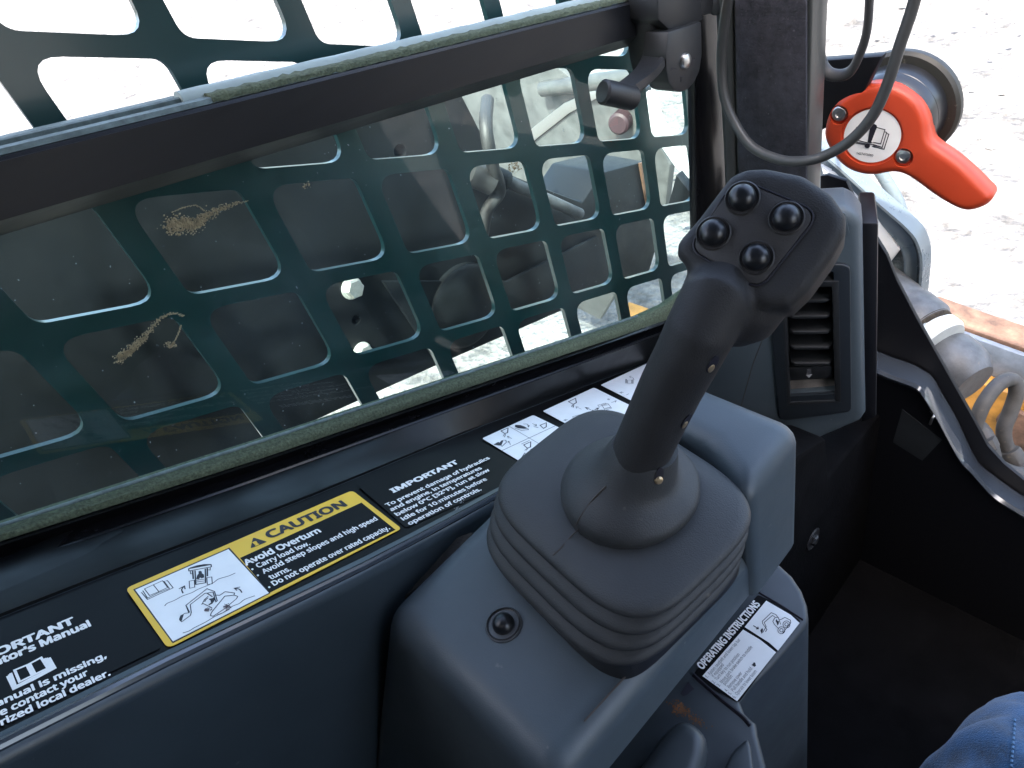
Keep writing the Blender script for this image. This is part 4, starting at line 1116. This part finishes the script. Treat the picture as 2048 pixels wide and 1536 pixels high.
# ------------------------------------------------------------------ air vent pod
def build_vent():
    PN = Vector((math.sin(.484), -math.cos(.484), 0)); EX = Vector((math.cos(.484), math.sin(.484), 0))
    VP = plane(onY(1725, 640, .60), PN)
    t = thing('air_vent', onP(1640, 660, VP), 'blue grey air vent pod with black louvres ahead of the joystick', 'air vent')
    out = [(1395, 560), (1480, 470), (1560, 424), (1690, 418), (1712, 426), (1726, 450), (1732, 832), (1722, 846), (1600, 898), (1540, 902), (1395, 850)]
    P = [onP(x, y, VP) for x, y in out]
    b = prism(P, -PN * .048)
    b = evaluated(b, [('BEVEL', dict(width=.011, segments=5, limit_method='ANGLE', angle_limit=rad(35)))])
    # vent opening
    hole = [onP(x, y, lift(VP, .02)) for x, y in ((1570, 562), (1670, 558), (1676, 806), (1576, 812))]
    b = boolean(b, prism(hole, -PN * .060), 'DIFFERENCE')
    obj('vent_housing', b, M['console'], t, 40)
    # raised surround
    r0 = fillet([onP(x, y, VP) for x, y in ((1530, 520), (1700, 524), (1703, 818), (1560, 838))], .010)
    b = prism(r0, PN * .005, .0025, 3, only=None)
    b = boolean(b, prism([onP(x, y, lift(VP, .02)) for x, y in ((1566, 566), (1668, 562), (1672, 806), (1575, 811))], -PN * .05), 'DIFFERENCE')
    obj('vent_surround', b, mat('dark_slate_bezel', (.014, .018, .022), .4, bump=.08, bscale=1500, dust=.05, dcol=(.1, .1, .1)), t, 40)
    # inner bezel strips
    fr = newbm()
    for q in (((1664, 566), (1678, 562), (1682, 806), (1670, 802)), ((1563, 568), (1571, 572), (1581, 806), (1574, 814)), ((1566, 566), (1678, 562), (1664, 574), (1572, 576)), ((1574, 812), (1682, 806), (1668, 800), (1581, 804))):
        prism([onP(x, y, lift(VP, .0055)) for x, y in q], -PN * .03, .0008, 2, fr)
    obj('vent_bezel', fr, M['latch'], t)
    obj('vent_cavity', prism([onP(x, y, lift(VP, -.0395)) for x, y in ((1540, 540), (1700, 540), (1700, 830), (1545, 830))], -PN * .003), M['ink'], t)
    for k, y in enumerate((602, 634, 665, 696, 728)):
        a = onP(1573 + (y - 600) * .05, y, lift(VP, .002)); c_ = onP(1664 + (y - 600) * .03, y - 1, lift(VP, .002))
        w = c_ - a
        pr = [a + w * .0 - PN * .014, a + w * .03 - PN * .003, a + w * .12 + PN * .001, a + w * .88 + PN * .001, a + w * .97 - PN * .003, a + w - PN * .014, a + w - PN * .024, a - PN * .024]
        obj('louvre', prism([p + Vector((0, 0, .0018)) for p in pr], (0, 0, -.0042), .0012, 2), M['latch'], t)
    for k, y in enumerate((606,)):
        obj('vent_vane', prism([onP(1616, 590, lift(VP, -.02)), onP(1622, 590, lift(VP, -.02)), onP(1626, 765, lift(VP, -.02)), onP(1620, 765, lift(VP, -.02))], -PN * .02), M['black'], t)
    # damper wheel with arrow
    a = onP(1620, 758, lift(VP, -.004))
    dmp = obj('damper_plate', prism([onP(1577, 737, lift(VP, .001)), onP(1664, 733, lift(VP, .001)), onP(1666, 757, lift(VP, -.003)), onP(1580, 762, lift(VP, -.003))], -PN * .006, .002, 2), M['latch'], t)
    b = newbm()
    for i in range(4):
        stroke(b, lift(VP, .0016), [(1614, 739 + i * 2.6), (1622, 738.5 + i * 2.6)], .0004, .0002)
    fill(b, lift(VP, .0016), [(1611, 750), (1625, 748), (1618, 756)], .0003)
    obj('arrow_mark', b, mat('grey_arrow', (.3, .3, .3), .6), dmp, 0)
    obj('dusty_plate', prism([onP(1576, 762, lift(VP, -.014)), onP(1668, 757, lift(VP, -.014)), onP(1673, 804, lift(VP, .002)), onP(1577, 809, lift(VP, .002))], -PN * .004, .001, 2), M['dusty_plate'], t)
    # black mounting plate behind the pod
    q = [(1722, 446), (1757, 446), (1753, 835), (1722, 846)]
    obj('mounting_plate', prism([onP(x, y, lift(VP, -.015)) for x, y in q], -PN * .06, .003, 2), M['frame_paint'], t)
    obj('pod_seam', tube([onP(1540, 640, lift(VP, .0001)), onP(1505, 730, lift(VP, .0001)), onP(1480, 820, lift(VP, .0001))], .0005, 6), M['seam'], t)
    q = [(1640, 425), (1690, 423), (1700, 470), (1650, 474)]
    obj('pod_tab', prism(fillet([onP(x, y, VP) for x, y in q], .004), PN * .0015, .0006, 2), M['console'], t)
build_vent()

# ------------------------------------------------------------------ lower pedestal with operating instructions
ZP = EYE.z - .440
def build_pedestal():
    t = thing('pedestal_cover', onZ(1460, 1320, ZP), 'worn slate plastic pedestal below the console with a rust stain', 'pedestal cover')
    out = [(1090, 1700), (1240, 1440), (1385, 1240), (1500, 1120), (1560, 1128), (1604, 1180), (1617, 1232), (1604, 1262), (1540, 1335), (1480, 1402), (1505, 1440), (1516, 1470), (1518, 1700)]
    P = [onZ(x, y, ZP) for x, y in out]
    P = smooth_closed(P, 2)
    b = prism(P, (.01, 0, -.45), .014, 4, only='first')
    obj('pedestal_shell', b, M['rusty_panel'], t, 50)
    # seam across it
    sm = [onZ(x, y, ZP + .0002) for x, y in ((1386, 1350), (1440, 1398), (1482, 1432), (1500, 1452))]
    obj('cover_seam', tube(smooth_path(sm, 5), .0016, 8, flat=.5), M['ink'], t)
    sm = [onZ(x, y, ZP + .0002) for x, y in ((1489, 1163), (1516, 1184), (1560, 1210), (1606, 1240))]
    obj('cover_seam', tube(smooth_path(sm, 5), .0008, 8, flat=.5), M['ink'], t)
    # moulded humps
    smooth2 = lambda L: [(v.x, v.y) for v in smooth_closed([Vector((x, y, 0)) for x, y in L], 3)]
    hp_ = [(1205, 1660), (1290, 1512), (1336, 1452), (1366, 1436), (1398, 1452), (1412, 1482), (1400, 1540), (1340, 1660)]
    obj('moulded_hump', prism([onZ(x, y, ZP + .017) for x, y in smooth2(hp_)], (0, 0, -.03), .011, 5, only='first'), M['rusty_panel'], t, 60)
    hp_ = [(1420, 1660), (1452, 1530), (1478, 1490), (1502, 1492), (1506, 1660)]
    obj('moulded_hump', prism([onZ(x, y, ZP + .010) for x, y in smooth2(hp_)], (0, 0, -.03), .008, 4, only='first'), M['rusty_panel'], t, 60)
    b = newbm(); rnd = random.Random(2)
    for cx, cy, rx, ry, n in ((1362, 1418, 20, 13, 170), (1395, 1442, 22, 7, 60)):
        for k in range(n):
            x, y = cx + rnd.gauss(0, rx * .5), cy + rnd.gauss(0, ry * .5) + (x_ := 0); s = rnd.uniform(.8, 2.0)
            y += (x - cx) * .45
            face(b, [onZ(x + s * math.cos(a), y + s * math.sin(a), ZP + .0004 + k * 1e-6) for a in (5.1, 3.8, 2.5, 1.3, 0)])
    struct(obj('rust_stain', b, mat('rust_stain', (.13, .055, .02), .9, var=.3, vscale=200), t, 0), 'stuff')
    face_b = newbm(); face(face_b, [onZ(x, y, ZP + .0003) for x, y in ((1361, 1387), (1376, 1363), (1383, 1372), (1389, 1378), (1380, 1384), (1374, 1390), (1366, 1392))])
    obj('torn_tape', face_b, M['ink'], t, 0)
    # decal
    PL = plane(onZ(1450, 1320, ZP), (0, 0, 1)); C = (1380, 1180, 6.4)
    d = thing('instructions_decal', onZ(1500, 1300, ZP), 'OPERATING INSTRUCTIONS decal with white panels, low beside the footwell', 'instruction decal')
    obj('decal_backing', slab(PL, tr(C, [(28, 1098), (868, 62), (1180, 210), (1418, 400), (1100, 800), (625, 1440), (330, 1290)]), .0004, .0003, .002), M['backing'], d, 0)
    obj('text_panel', slab(PL, tr(C, [(160, 1102), (680, 508), (900, 640), (1100, 798), (602, 1424), (380, 1260)]), .0007, .0002), M['white'], d, 0)
    obj('picture_panel', slab(PL, tr(C, [(700, 474), (976, 138), (1290, 320), (1402, 424), (1128, 776), (1010, 672)]), .0007, .0002), M['white'], d, 0)
    b = newbm()
    put_text(b, 'OPERATING INSTRUCTIONS', PL, *tr(C, [(160, 1018), (898, 186)]), .0058, .03, .0010)
    obj('heading', b, M['white_ink'], d, 0)
    b = newbm()
    rows = [('1.  Fasten seatbelt and lower lap bar', (225, 1130), (650, 640)), ('if equipped', (305, 1120), (438, 962)), ('2.  Turn key to run position', (310, 1200), (640, 830)), ('3.  Move park brake switch to middle', (375, 1240), (802, 735)), ('position', (450, 1220), (548, 1108)), ('4.  Remove cover', (470, 1305), (672, 1068)), ('5.  Pull handle and hold', (520, 1345), (800, 1010)), ('6.  Operate to lower boom', (575, 1390), (860, 1045))]
    for s, p, q in rows: put_text(b, s, PL, *tr(C, [p, q]), .0026, .004, .0010)
    obj('lettering', b, mat('grey_print', (.06, .06, .065), .6), d, 0)
    b = newbm(); w = .0004
    S = lambda p, c=False, cu=0, ww=w: stroke(b, PL, tr(C, p), ww, .0010, c, cu)
    S([(965, 535), (985, 505), (930, 430), (925, 400), (1040, 290), (1100, 315), (1140, 370)]); S([(930, 545), (975, 470), (950, 415), (1055, 325), (1085, 345)])
    S([(1130, 490), (1080, 440), (1060, 400), (1090, 350), (1130, 350), (1160, 440)]); S([(1140, 380), (1160, 380), (1215, 350), (1285, 385), (1290, 420), (1240, 480), (1180, 560)])
    for cx, cy in ((1170, 515), (1235, 440)):
        for r in (45, 22): S([(cx + r * math.cos(k), cy + r * 1.0 * math.sin(k)) for k in [6.283 * i / 14 for i in range(14)]], True)
    S([(810, 455), (875, 495)], ww=.0006); S([(845, 498), (875, 496), (868, 470)], ww=.0006)
    fill(b, PL, tr(C, [(900, 520), (915, 495), (930, 490), (935, 510), (920, 565)]), .0011)
    fill(b, PL, tr(C, [(1095, 395), (1110, 370), (1120, 395), (1140, 400), (1135, 435), (1118, 455), (1112, 425)]), .0011)
    fill(b, PL, tr(C, [(785, 960), (805, 945), (815, 925), (835, 930), (845, 970), (825, 985), (805, 970)]), .0011)
    obj('drawing', b, M['ink'], d, 0)
build_pedestal()

def floor_bits():
    t = thing('floor_plug', onY(1625, 1078, YF - .09), 'round black screw plug in the dark footwell wall', 'plug')
    o = onX(1625, 1078, -.245); ax = Vector((1, 0, 0))
    obj('plug_washer', lathe(o, ax, [(.017, -.004), (.017, .001), (.0155, .0022), (.013, .001), (.0, .001)], 32), M['black'], t)
    obj('plug_head', lathe(o, ax, [(.008, 0), (.008, .004), (.006, .006), (0, .0062)], 6), M['latch'], t)
    # side wall of the footwell that carries the plug
    q = [onY(1480, 1000, .62), onY(1760, 860, .66), onY(1840, 1000, .67), onY(1750, 1250, .62), onY(1600, 1330, .56)]
    obj('footwell_side_wall', prism([(-.245, y, z) for y, z in ((.15, .70), (.735, .70), (.735, 1.06), (.56, 1.08), (.545, 1.17), (.40, 1.25), (.236, 1.40), (.15, 1.42))], (-.05, 0, 0), .006, 2), M['floor'], cab)
floor_bits()

# ------------------------------------------------------------------ red release handle
def build_handle():
    YH = .705
    t = thing('release_handle', onY(1757, 257, YH), 'bright red plastic handle with a round book sticker, beside the pillar', 'handle')
    C = (1640, 90, 4.517)
    HPn = plane(onY(1757, 257, YH), Vector((.10, -1, .12)))
    n = HPn[1]
    ol = [(55, 760), (90, 620), (180, 490), (330, 390), (480, 340), (600, 335), (720, 360), (840, 430), (930, 520), (985, 640), (1000, 760), (1020, 840), (1070, 895), (1180, 970), (1300, 1060), (1420, 1170), (1530, 1280), (1572, 1330), (1562, 1385), (1500, 1440), (1400, 1475), (1320, 1480), (1230, 1450), (1120, 1390), (1000, 1310), (880, 1220), (780, 1160), (700, 1138), (620, 1142), (520, 1160), (400, 1155), (280, 1115), (180, 1040), (100, 930), (60, 840)]
    P = smooth_closed([onP(x, y, HPn) for x, y in tr(C, ol)], 3)
    # cushion-like body: shrink the outline towards both faces
    cen = sum(P, Vector()) / len(P)
    m_ = len(P)
    inn = []
    for i in range(m_):
        tg = (P[(i + 1) % m_] - P[i - 1]).normalized(); nn = n.cross(tg)
        if nn.dot(P[(i) % m_] - (P[i] + nn * .001)) > 0: pass
        inn.append(nn)
    area = sum((P[i] - cen).cross(P[(i + 1) % m_] - cen).dot(n) for i in range(m_))
    sgn = 1 if area > 0 else -1
    secs = []
    R_ = .0085
    for k in range(7):
        a = rad(90 * k / 6)
        secs.append([p + v * sgn * R_ * (1 - math.sin(a)) * 1.0 + n * (R_ * math.cos(a)) for p, v in zip(P, inn)])
    secs.append([p - n * .012 for p in P]); secs.append([p + v * sgn * .004 - n * .016 for p, v in zip(P, inn)])
    b = loft(secs)
    fz = R_
    for x, y in ((195, 610), (772, 992)):
        c_ = onP(*tr(C, [(x, y)])[0], HPn)
        b = boolean(b, lathe(c_, n, [(.0098, .004), (.0098, .02)], 24), 'DIFFERENCE')
    c_ = onP(*tr(C, [(462, 832)])[0], lift(HPn, fz))
    ctr = lathe(c_, n, [(.0300, -.0022), (.0310, .01)], 64)
    b = boolean(b, ctr, 'DIFFERENCE')
    obj('handle_body', b, M['red'], t, 50)
    st = obj('round_sticker', lathe(c_ - n * .0022, n, [(.0275, 0), (.0275, .0004), (0, .0004)], 64), M['white'], t, 30)
    SP = plane(c_ - n * .0017, n)
    b = newbm(); w = .0009
    S = lambda p, c=False, ww=w: stroke(b, SP, tr(C, p), ww, .0002, c)
    S([(440, 730), (360, 722), (335, 860), (430, 885), (475, 882)]); S([(510, 745), (587, 765), (548, 893), (480, 880)]); S([(587, 785), (602, 790), (562, 925), (480, 898), (430, 895), (310, 875), (330, 740)]); S([(605, 800), (622, 806), (578, 942), (470, 915)]); S([(430, 905), (285, 880), (300, 800)])
    S([(480, 905), (562, 925)])
    fill(b, SP, tr(C, [(452, 740), (470, 715), (490, 712), (512, 725), (515, 742), (462, 880), (430, 878)]), .0004)
    fill(b, SP, tr(C, [(427 + 25 * math.cos(k), 912 + 21 * math.sin(k)) for k in [6.283 * i / 14 for i in range(14)]]), .0005)
    obj('book_symbol', b, M['ink'], st, 0)
    b = newbm(); put_text(b, '1427475880', SP, *tr(C, [(328, 985), (478, 1008)]), .0030, .01, .0003)
    obj('part_number', b, M['ink'], st, 0)
    for x, y in ((195, 604), (770, 986)):
        q = onP(*tr(C, [(x, y)])[0], HPn)
        obj('handle_screw', lathe(q + n * .004, n, [(.0078, 0), (.0078, .002), (.0066, .0036), (.0035, .0042), (.0030, .0026), (0, .0026)], 24), M['steel'], t)
    # hub and flange behind
    hc = onY(1768, 246, YH + .012); ax = Vector((.02, 1, .02))
    hub = newbm(); lathe(hc, ax, [(.044, 0), (.0462, .004), (.0470, .012), (.0466, .0125), (.0470, .013), (.0480, .030), (.0465, .031), (0.03, .031)], 64, hub)
    obj('hub', hub, mat('hub_gloss', (.012, .013, .015), .28, coat=.2), t, 30)
    obj('hub_flange', lathe(hc + ax * .030, ax, [(.049, 0), (.0555, .001), (.0585, .004), (.0590, .009), (.0575, .012), (.04, .012)], 64), mat('flange_rubber', (.022, .023, .020), .5, dust=.25, dcol=(.2, .19, .16)), t, 35)
build_handle()

# ------------------------------------------------------------------ hanging cables
c = tube(smooth_path([onY(x, y, z) for x, y, z in ((1500, -520, .58), (1478, -240, .577), (1468, -120, .575), (1461, -30, .575), (1447, 60, .575), (1443, 130, .575), (1448, 190, .572), (1466, 240, .568), (1502, 292, .56), (1558, 319, .555), (1610, 322, .555), (1655, 309, .56), (1702, 280, .565), (1745, 232, .57), (1775, 168, .575), (1800, 90, .58), (1825, 15, .585), (1850, -80, .59), (1885, -240, .60), (1930, -520, .61))], 6), .0046, 14)
tag(obj('power_cord', c, M['cord'], smooth=60), 'grey rubber cord hanging in a deep loop before the speckled pillar', 'cord')
c = tube(smooth_path([onY(x, y, .66) for x, y in ((1680, -500), (1662, -220), (1655, -90), (1645, -20), (1636, 60), (1638, 112), (1651, 142), (1674, 151), (1700, 143), (1718, 112), (1734, 60), (1740, -20), (1745, -90), (1750, -220), (1755, -500))], 6), .0062, 12, flat=.55)
tag(obj('rubber_strap', c, M['hose'], smooth=60), 'flat black strap looping down behind the cord beside the red handle', 'strap')

# ------------------------------------------------------------------ outside, ahead of the door
def build_outside():
    YG = .98
    t = thing('fender_guard', onY(1790, 470, YG), 'grey bent steel fender guard outside the door opening', 'guard')
    out = [(1640, 285), (1700, 335), (1762, 392), (1826, 448), (1846, 478), (1853, 512), (1850, 560), (1842, 640), (1700, 640), (1640, 500)]
    P = [onY(x, y, YG) for x, y in out]
    obj('guard_plate', prism(P, Vector((-.01, .012, -.002)), .003, 2), M['fender'], t)
    rim = smooth_path([onY(x, y, YG - .012) for x, y in out[:8]], 5)
    secs = []
    for i, p in enumerate(rim):
        tt = (rim[min(i + 1, len(rim) - 1)] - rim[max(i - 1, 0)]).normalized(); s = Vector((0, -1, 0)); q = tt.cross(s).normalized()
        secs.append([p + s * .018 + q * .002, p + s * .018 - q * .002, p - s * .012 - q * .002, p - s * .012 + q * .002])
    obj('guard_rim', loft(secs), M['fender'], t, 40)
    inner = [(1668, 335), (1740, 410), (1800, 470), (1818, 500), (1822, 540), (1815, 620)]
    obj('guard_rib', tube(smooth_path([onY(x, y, YG - .004) for x, y in inner], 5), .010, 10, flat=.5), M['fender'], t)
    obj('sun_patch_plate', prism([onY(x, y, YG - .012) for x, y in ((1640, 330), (1668, 345), (1745, 425), (1800, 500), (1776, 530), (1700, 520))], (0, .006, 0), .002, 2), mat('painted_sun_patch', (.55, .57, .57), .3, var=.08), t)  # pale plate paints the sunlit patch on the guard
    g = thing('grab_loop', onY(1790, 400, YG + .05), 'grey tubular grab loop behind the fender guard', 'grab handle')
    obj('loop_tube', tube(smooth_path([onY(x, y, YG + .05) for x, y in ((1735, 300), (1765, 350), (1790, 392), (1803, 425), (1800, 455), (1780, 470))], 6), .0095, 14), M['fender'], g)
    # hydraulic motor stack
    h = thing('hydraulic_cylinder', at(1890, 700, 1.02), 'dusty grey hydraulic cylinder with an end cap painted as if sunlit', 'hydraulic cylinder')
    a = at(1850, 672, 1.06); ax = (at(2010, 800, .97) - a).normalized()
    obj('barrel', lathe(a - ax * .06, ax, [(.052, -.10), (.052, .0), (.050, .004), (.050, .012), (.053, .016), (.053, .050), (.048, .056), (.048, .058)], 40), M['dusty_steel'], h, 40)
    obj('grime_ring', lathe(a - ax * .06, ax, [(.043, .050), (.0485, .054), (.0475, .060), (.041, .063)], 40), mat('caked_grime', (.035, .027, .018), .95, var=.6, vscale=120, bump=1, bscale=400, dust=.3, dcol=(.2, .17, .12)), h, 40)
    obj('end_cap', lathe(a - ax * .06, ax, [(.040, .056), (.041, .066), (.047, .068), (.047, .082), (.043, .088), (.0, .088)], 40), mat('sunlit_cap_tone', (.42, .44, .42), .4, var=.15, dust=.2), h, 40)  # pale colour puts the sun on the end disc
    obj('neck', lathe(a - ax * .06 + Vector((.0, .01, -.028)), ax, [(.044, .08), (.050, .094), (.050, .115), (.046, .135), (.034, .15), (.0, .15)], 36), M['dusty_steel'], h, 50)
    obj('port_bolt', lathe(at(1853, 655, .99), -FWD, [(.007, 0), (.007, .006), (0, .006)], 6), M['bolt'], h, 20)
    s = thing('hydraulic_line', at(1980, 800, .96), 'grey hydraulic hose arching over the yellow frame', 'hose', 'hydraulic hoses by the yellow frame')
    obj('hose_run', tube(smooth_path([at(x, y, d) for x, y, d in ((1935, 905, .98), (1950, 850, .96), (1968, 806, .95), (1998, 768, .95), (2025, 760, .955), (2033, 785, .96), (2020, 825, .97), (2008, 858, .975), (2012, 890, .98), (2032, 918, .98))], 6), .0098, 16), M['dusty_hose'], s, 60)
    obj('hose_fitting', lathe(at(2020, 900, .975), (at(2045, 940, .975) - at(2020, 900, .975)), [(.012, 0), (.013, .004), (.013, .02), (.016, .022), (.016, .04), (.0, .04)], 12), M['dusty_hose'], s, 30)
    s = thing('hydraulic_line', at(1960, 900, .96), 'short grey hose elbow below the arching hose', 'hose', 'hydraulic hoses by the yellow frame')
    obj('hose_run', tube(smooth_path([at(x, y, d) for x, y, d in ((1930, 840, 1.0), (1962, 862, .98), (1978, 895, .97), (1990, 930, .97), (2030, 950, .96), (2070, 950, .96))], 6), .0125, 14), M['dusty_hose'], s, 60)
    obj('hose_fitting', lathe(at(1965, 880, .965), (at(1985, 925, .965) - at(1965, 880, .965)), [(.016, 0), (.017, .003), (.017, .014), (.0145, .016), (.0145, .028), (.0, .028)], 6), M['dusty_hose'], s, 30)
    # machine frame
    f = thing('track_frame', at(2040, 760, 1.25), 'weathered machine frame with rusty top rail and yellow plates', 'machine frame')
    def beam(pts, y, dy, m_, nm, bev=.003):
        obj(nm, prism([onY(x, yy, y) for x, yy in pts], (0, dy, 0), bev, 2), m_, f)
    beam([(1850, 625), (1950, 662), (2060, 700), (2300, 780), (2300, 800), (2060, 716), (1950, 676), (1850, 640)], 1.20, .06, M['rust'], 'top_rail')
    beam([(1850, 641), (1950, 677), (2060, 717), (2300, 801), (2300, 870), (2060, 780), (1950, 742), (1850, 705)], 1.19, .02, mat('blue_grey_worn', (.13, .16, .20), .5, var=.35, vscale=25, dust=.2), 'rail_web')
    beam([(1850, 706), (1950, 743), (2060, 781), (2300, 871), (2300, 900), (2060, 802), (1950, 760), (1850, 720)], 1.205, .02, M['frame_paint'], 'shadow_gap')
    beam([(1850, 722), (1950, 762), (2060, 803), (2300, 900), (2300, 1250), (2060, 1060), (1850, 980)], 1.16, .03, M['mach_yellow'], 'frame_plate')
    beam([(1990, 840), (2012, 812), (2060, 838), (2060, 935), (2020, 925)], 1.145, .012, M['rust'], 'frame_gusset')
    p = thing('paint_chip', onY(1265, 628, 1.6), 'small orange part glimpsed at the window\'s lower front corner', 'machine part')
    obj('chip_body', box(-.93, -.87, .93, .98, .78, .83, .006), M['mach_yellow'], p)
build_outside()

# ------------------------------------------------------------------ operator's legs
def build_person():
    vs = [((.115, -.22, 1.22), .105, .12), ((.06, -.14, 1.215), .085, .09), ((0.067, .08, 1.215), .080, .080), ((0.050, .245, 1.222), .080, .077), ((0.050, .305, 1.190), .072, .074), ((0.057, .34, 1.08), .058, .062), ((0.062, .40, .90), .052, .055), ((0.067, .43, .76), .050, .055),
          ((.20, -.14, 1.215), .085, .09), ((.24, .08, 1.215), .078, .078), ((.26, .245, 1.200), .070, .068), ((.265, .31, 1.165), .066, .066), ((.27, .35, 1.05), .056, .06), ((.275, .35, .88), .05, .055), ((.28, .35, .76), .05, .055), ((.115, -.27, 1.36), .12, .10)]
    ed = [(0, 1), (1, 2), (2, 3), (3, 4), (4, 5), (5, 6), (6, 7), (0, 8), (8, 9), (9, 10), (10, 11), (11, 12), (12, 13), (13, 14), (0, 15)]
    me = bpy.data.meshes.new("legs"); me.from_pydata([v[0] for v in vs], ed, [])
    o = bpy.data.objects.new("legs", me); COL.objects.link(o)
    sk = o.modifiers.new("s", 'SKIN'); sk.use_smooth_shade = True
    for i, v in enumerate(vs): me.skin_vertices[0].data[i].radius = (v[1], v[2])
    me.skin_vertices[0].data[0].use_root = True
    sb = o.modifiers.new("u", 'SUBSURF'); sb.levels = 4; sb.render_levels = 4
    dg = bpy.context.evaluated_depsgraph_get(); dg.update()
    e = bpy.data.meshes.new_from_object(o.evaluated_get(dg))
    b = bmesh.new(); b.from_mesh(e); bpy.data.objects.remove(o); bpy.data.meshes.remove(me)
    b.normal_update()
    for v in b.verts:
        p = v.co
        w = math.sin((p.y - .30) * 120 + noise.noise(p * 14) * 5 + p.x * 40) * .0042 * max(0, 1 - abs(p.y - .24) / .16)
        w += noise.noise(p * 16) * .007 + noise.noise(p * 45) * .0022
        v.co = p + v.normal * w
    t = thing('person', (.1, 0, .70), 'seated person in blue jeans, only one knee showing at the lower right', 'person')
    obj('jeans', b, M['denim'], t, 180)
    sm = bpy.data.objects['jeans'].data
    from mathutils.bvhtree import BVHTree
    bb = bmesh.new(); bb.from_mesh(sm); bv = BVHTree.FromBMesh(bb); bb.free()
    st = newbm()
    for k in range(24):
        x, y = 2030 - (k % 24) * .6, 1440 + k * 9
        h = bv.ray_cast(EYE, ray(x, y).normalized()); h2 = bv.ray_cast(EYE, ray(x - .4, y + 5, ).normalized())
        if h[0] is not None and h2[0] is not None: tube([h[0] + h[1] * .0006, h2[0] + h2[1] * .0006], .0009, 6, st)
    obj('seam_stitching', st, mat('pale_thread', (.07, .15, .26), .9), t)
    for x, y in ((.067, .37), (.282, .37)):
        bt = newbm()
        secs = []
        for yy, w, h in ((-.075, .030, .05), (-.05, .040, .075), (0, .042, .085), (.06, .044, .06), (.12, .046, .045), (.17, .040, .038), (.195, .022, .028)):
            secs.append([Vector((x + w * math.cos(6.283 * k / 18), y + yy, .705 + h * (.5 + .5 * math.sin(6.283 * k / 18)))) for k in range(18)])
        loft(secs, bm=bt); obj('boot', bt, mat('brown_boot', (.06, .04, .025), .6), t, 60)
    s = thing('operator_seat', (.13, -.2, .70), 'black cushioned operator seat under the person, behind the view', 'seat')
    obj('seat_cushion', box(-.08, .34, -.42, .10, 1.03, 1.13, .03, 4), M['floor'], s)
    obj('seat_back', box(-.08, .34, -.52, -.42, 1.05, 1.55, .03, 4), M['floor'], s)
    obj('seat_base', box(-.04, .30, -.40, .06, .70, 1.03, .01, 2), M['frame_paint'], s)
build_person()

# print made of many separate strokes stays one part of each decal
for o in bpy.data.objects:
    if o.type == 'MESH' and o.name.split('.')[0] in ('lettering', 'symbols', 'drawing', 'direction_marks', 'book_symbol', 'heading'):
        o['kind'] = 'stuff'
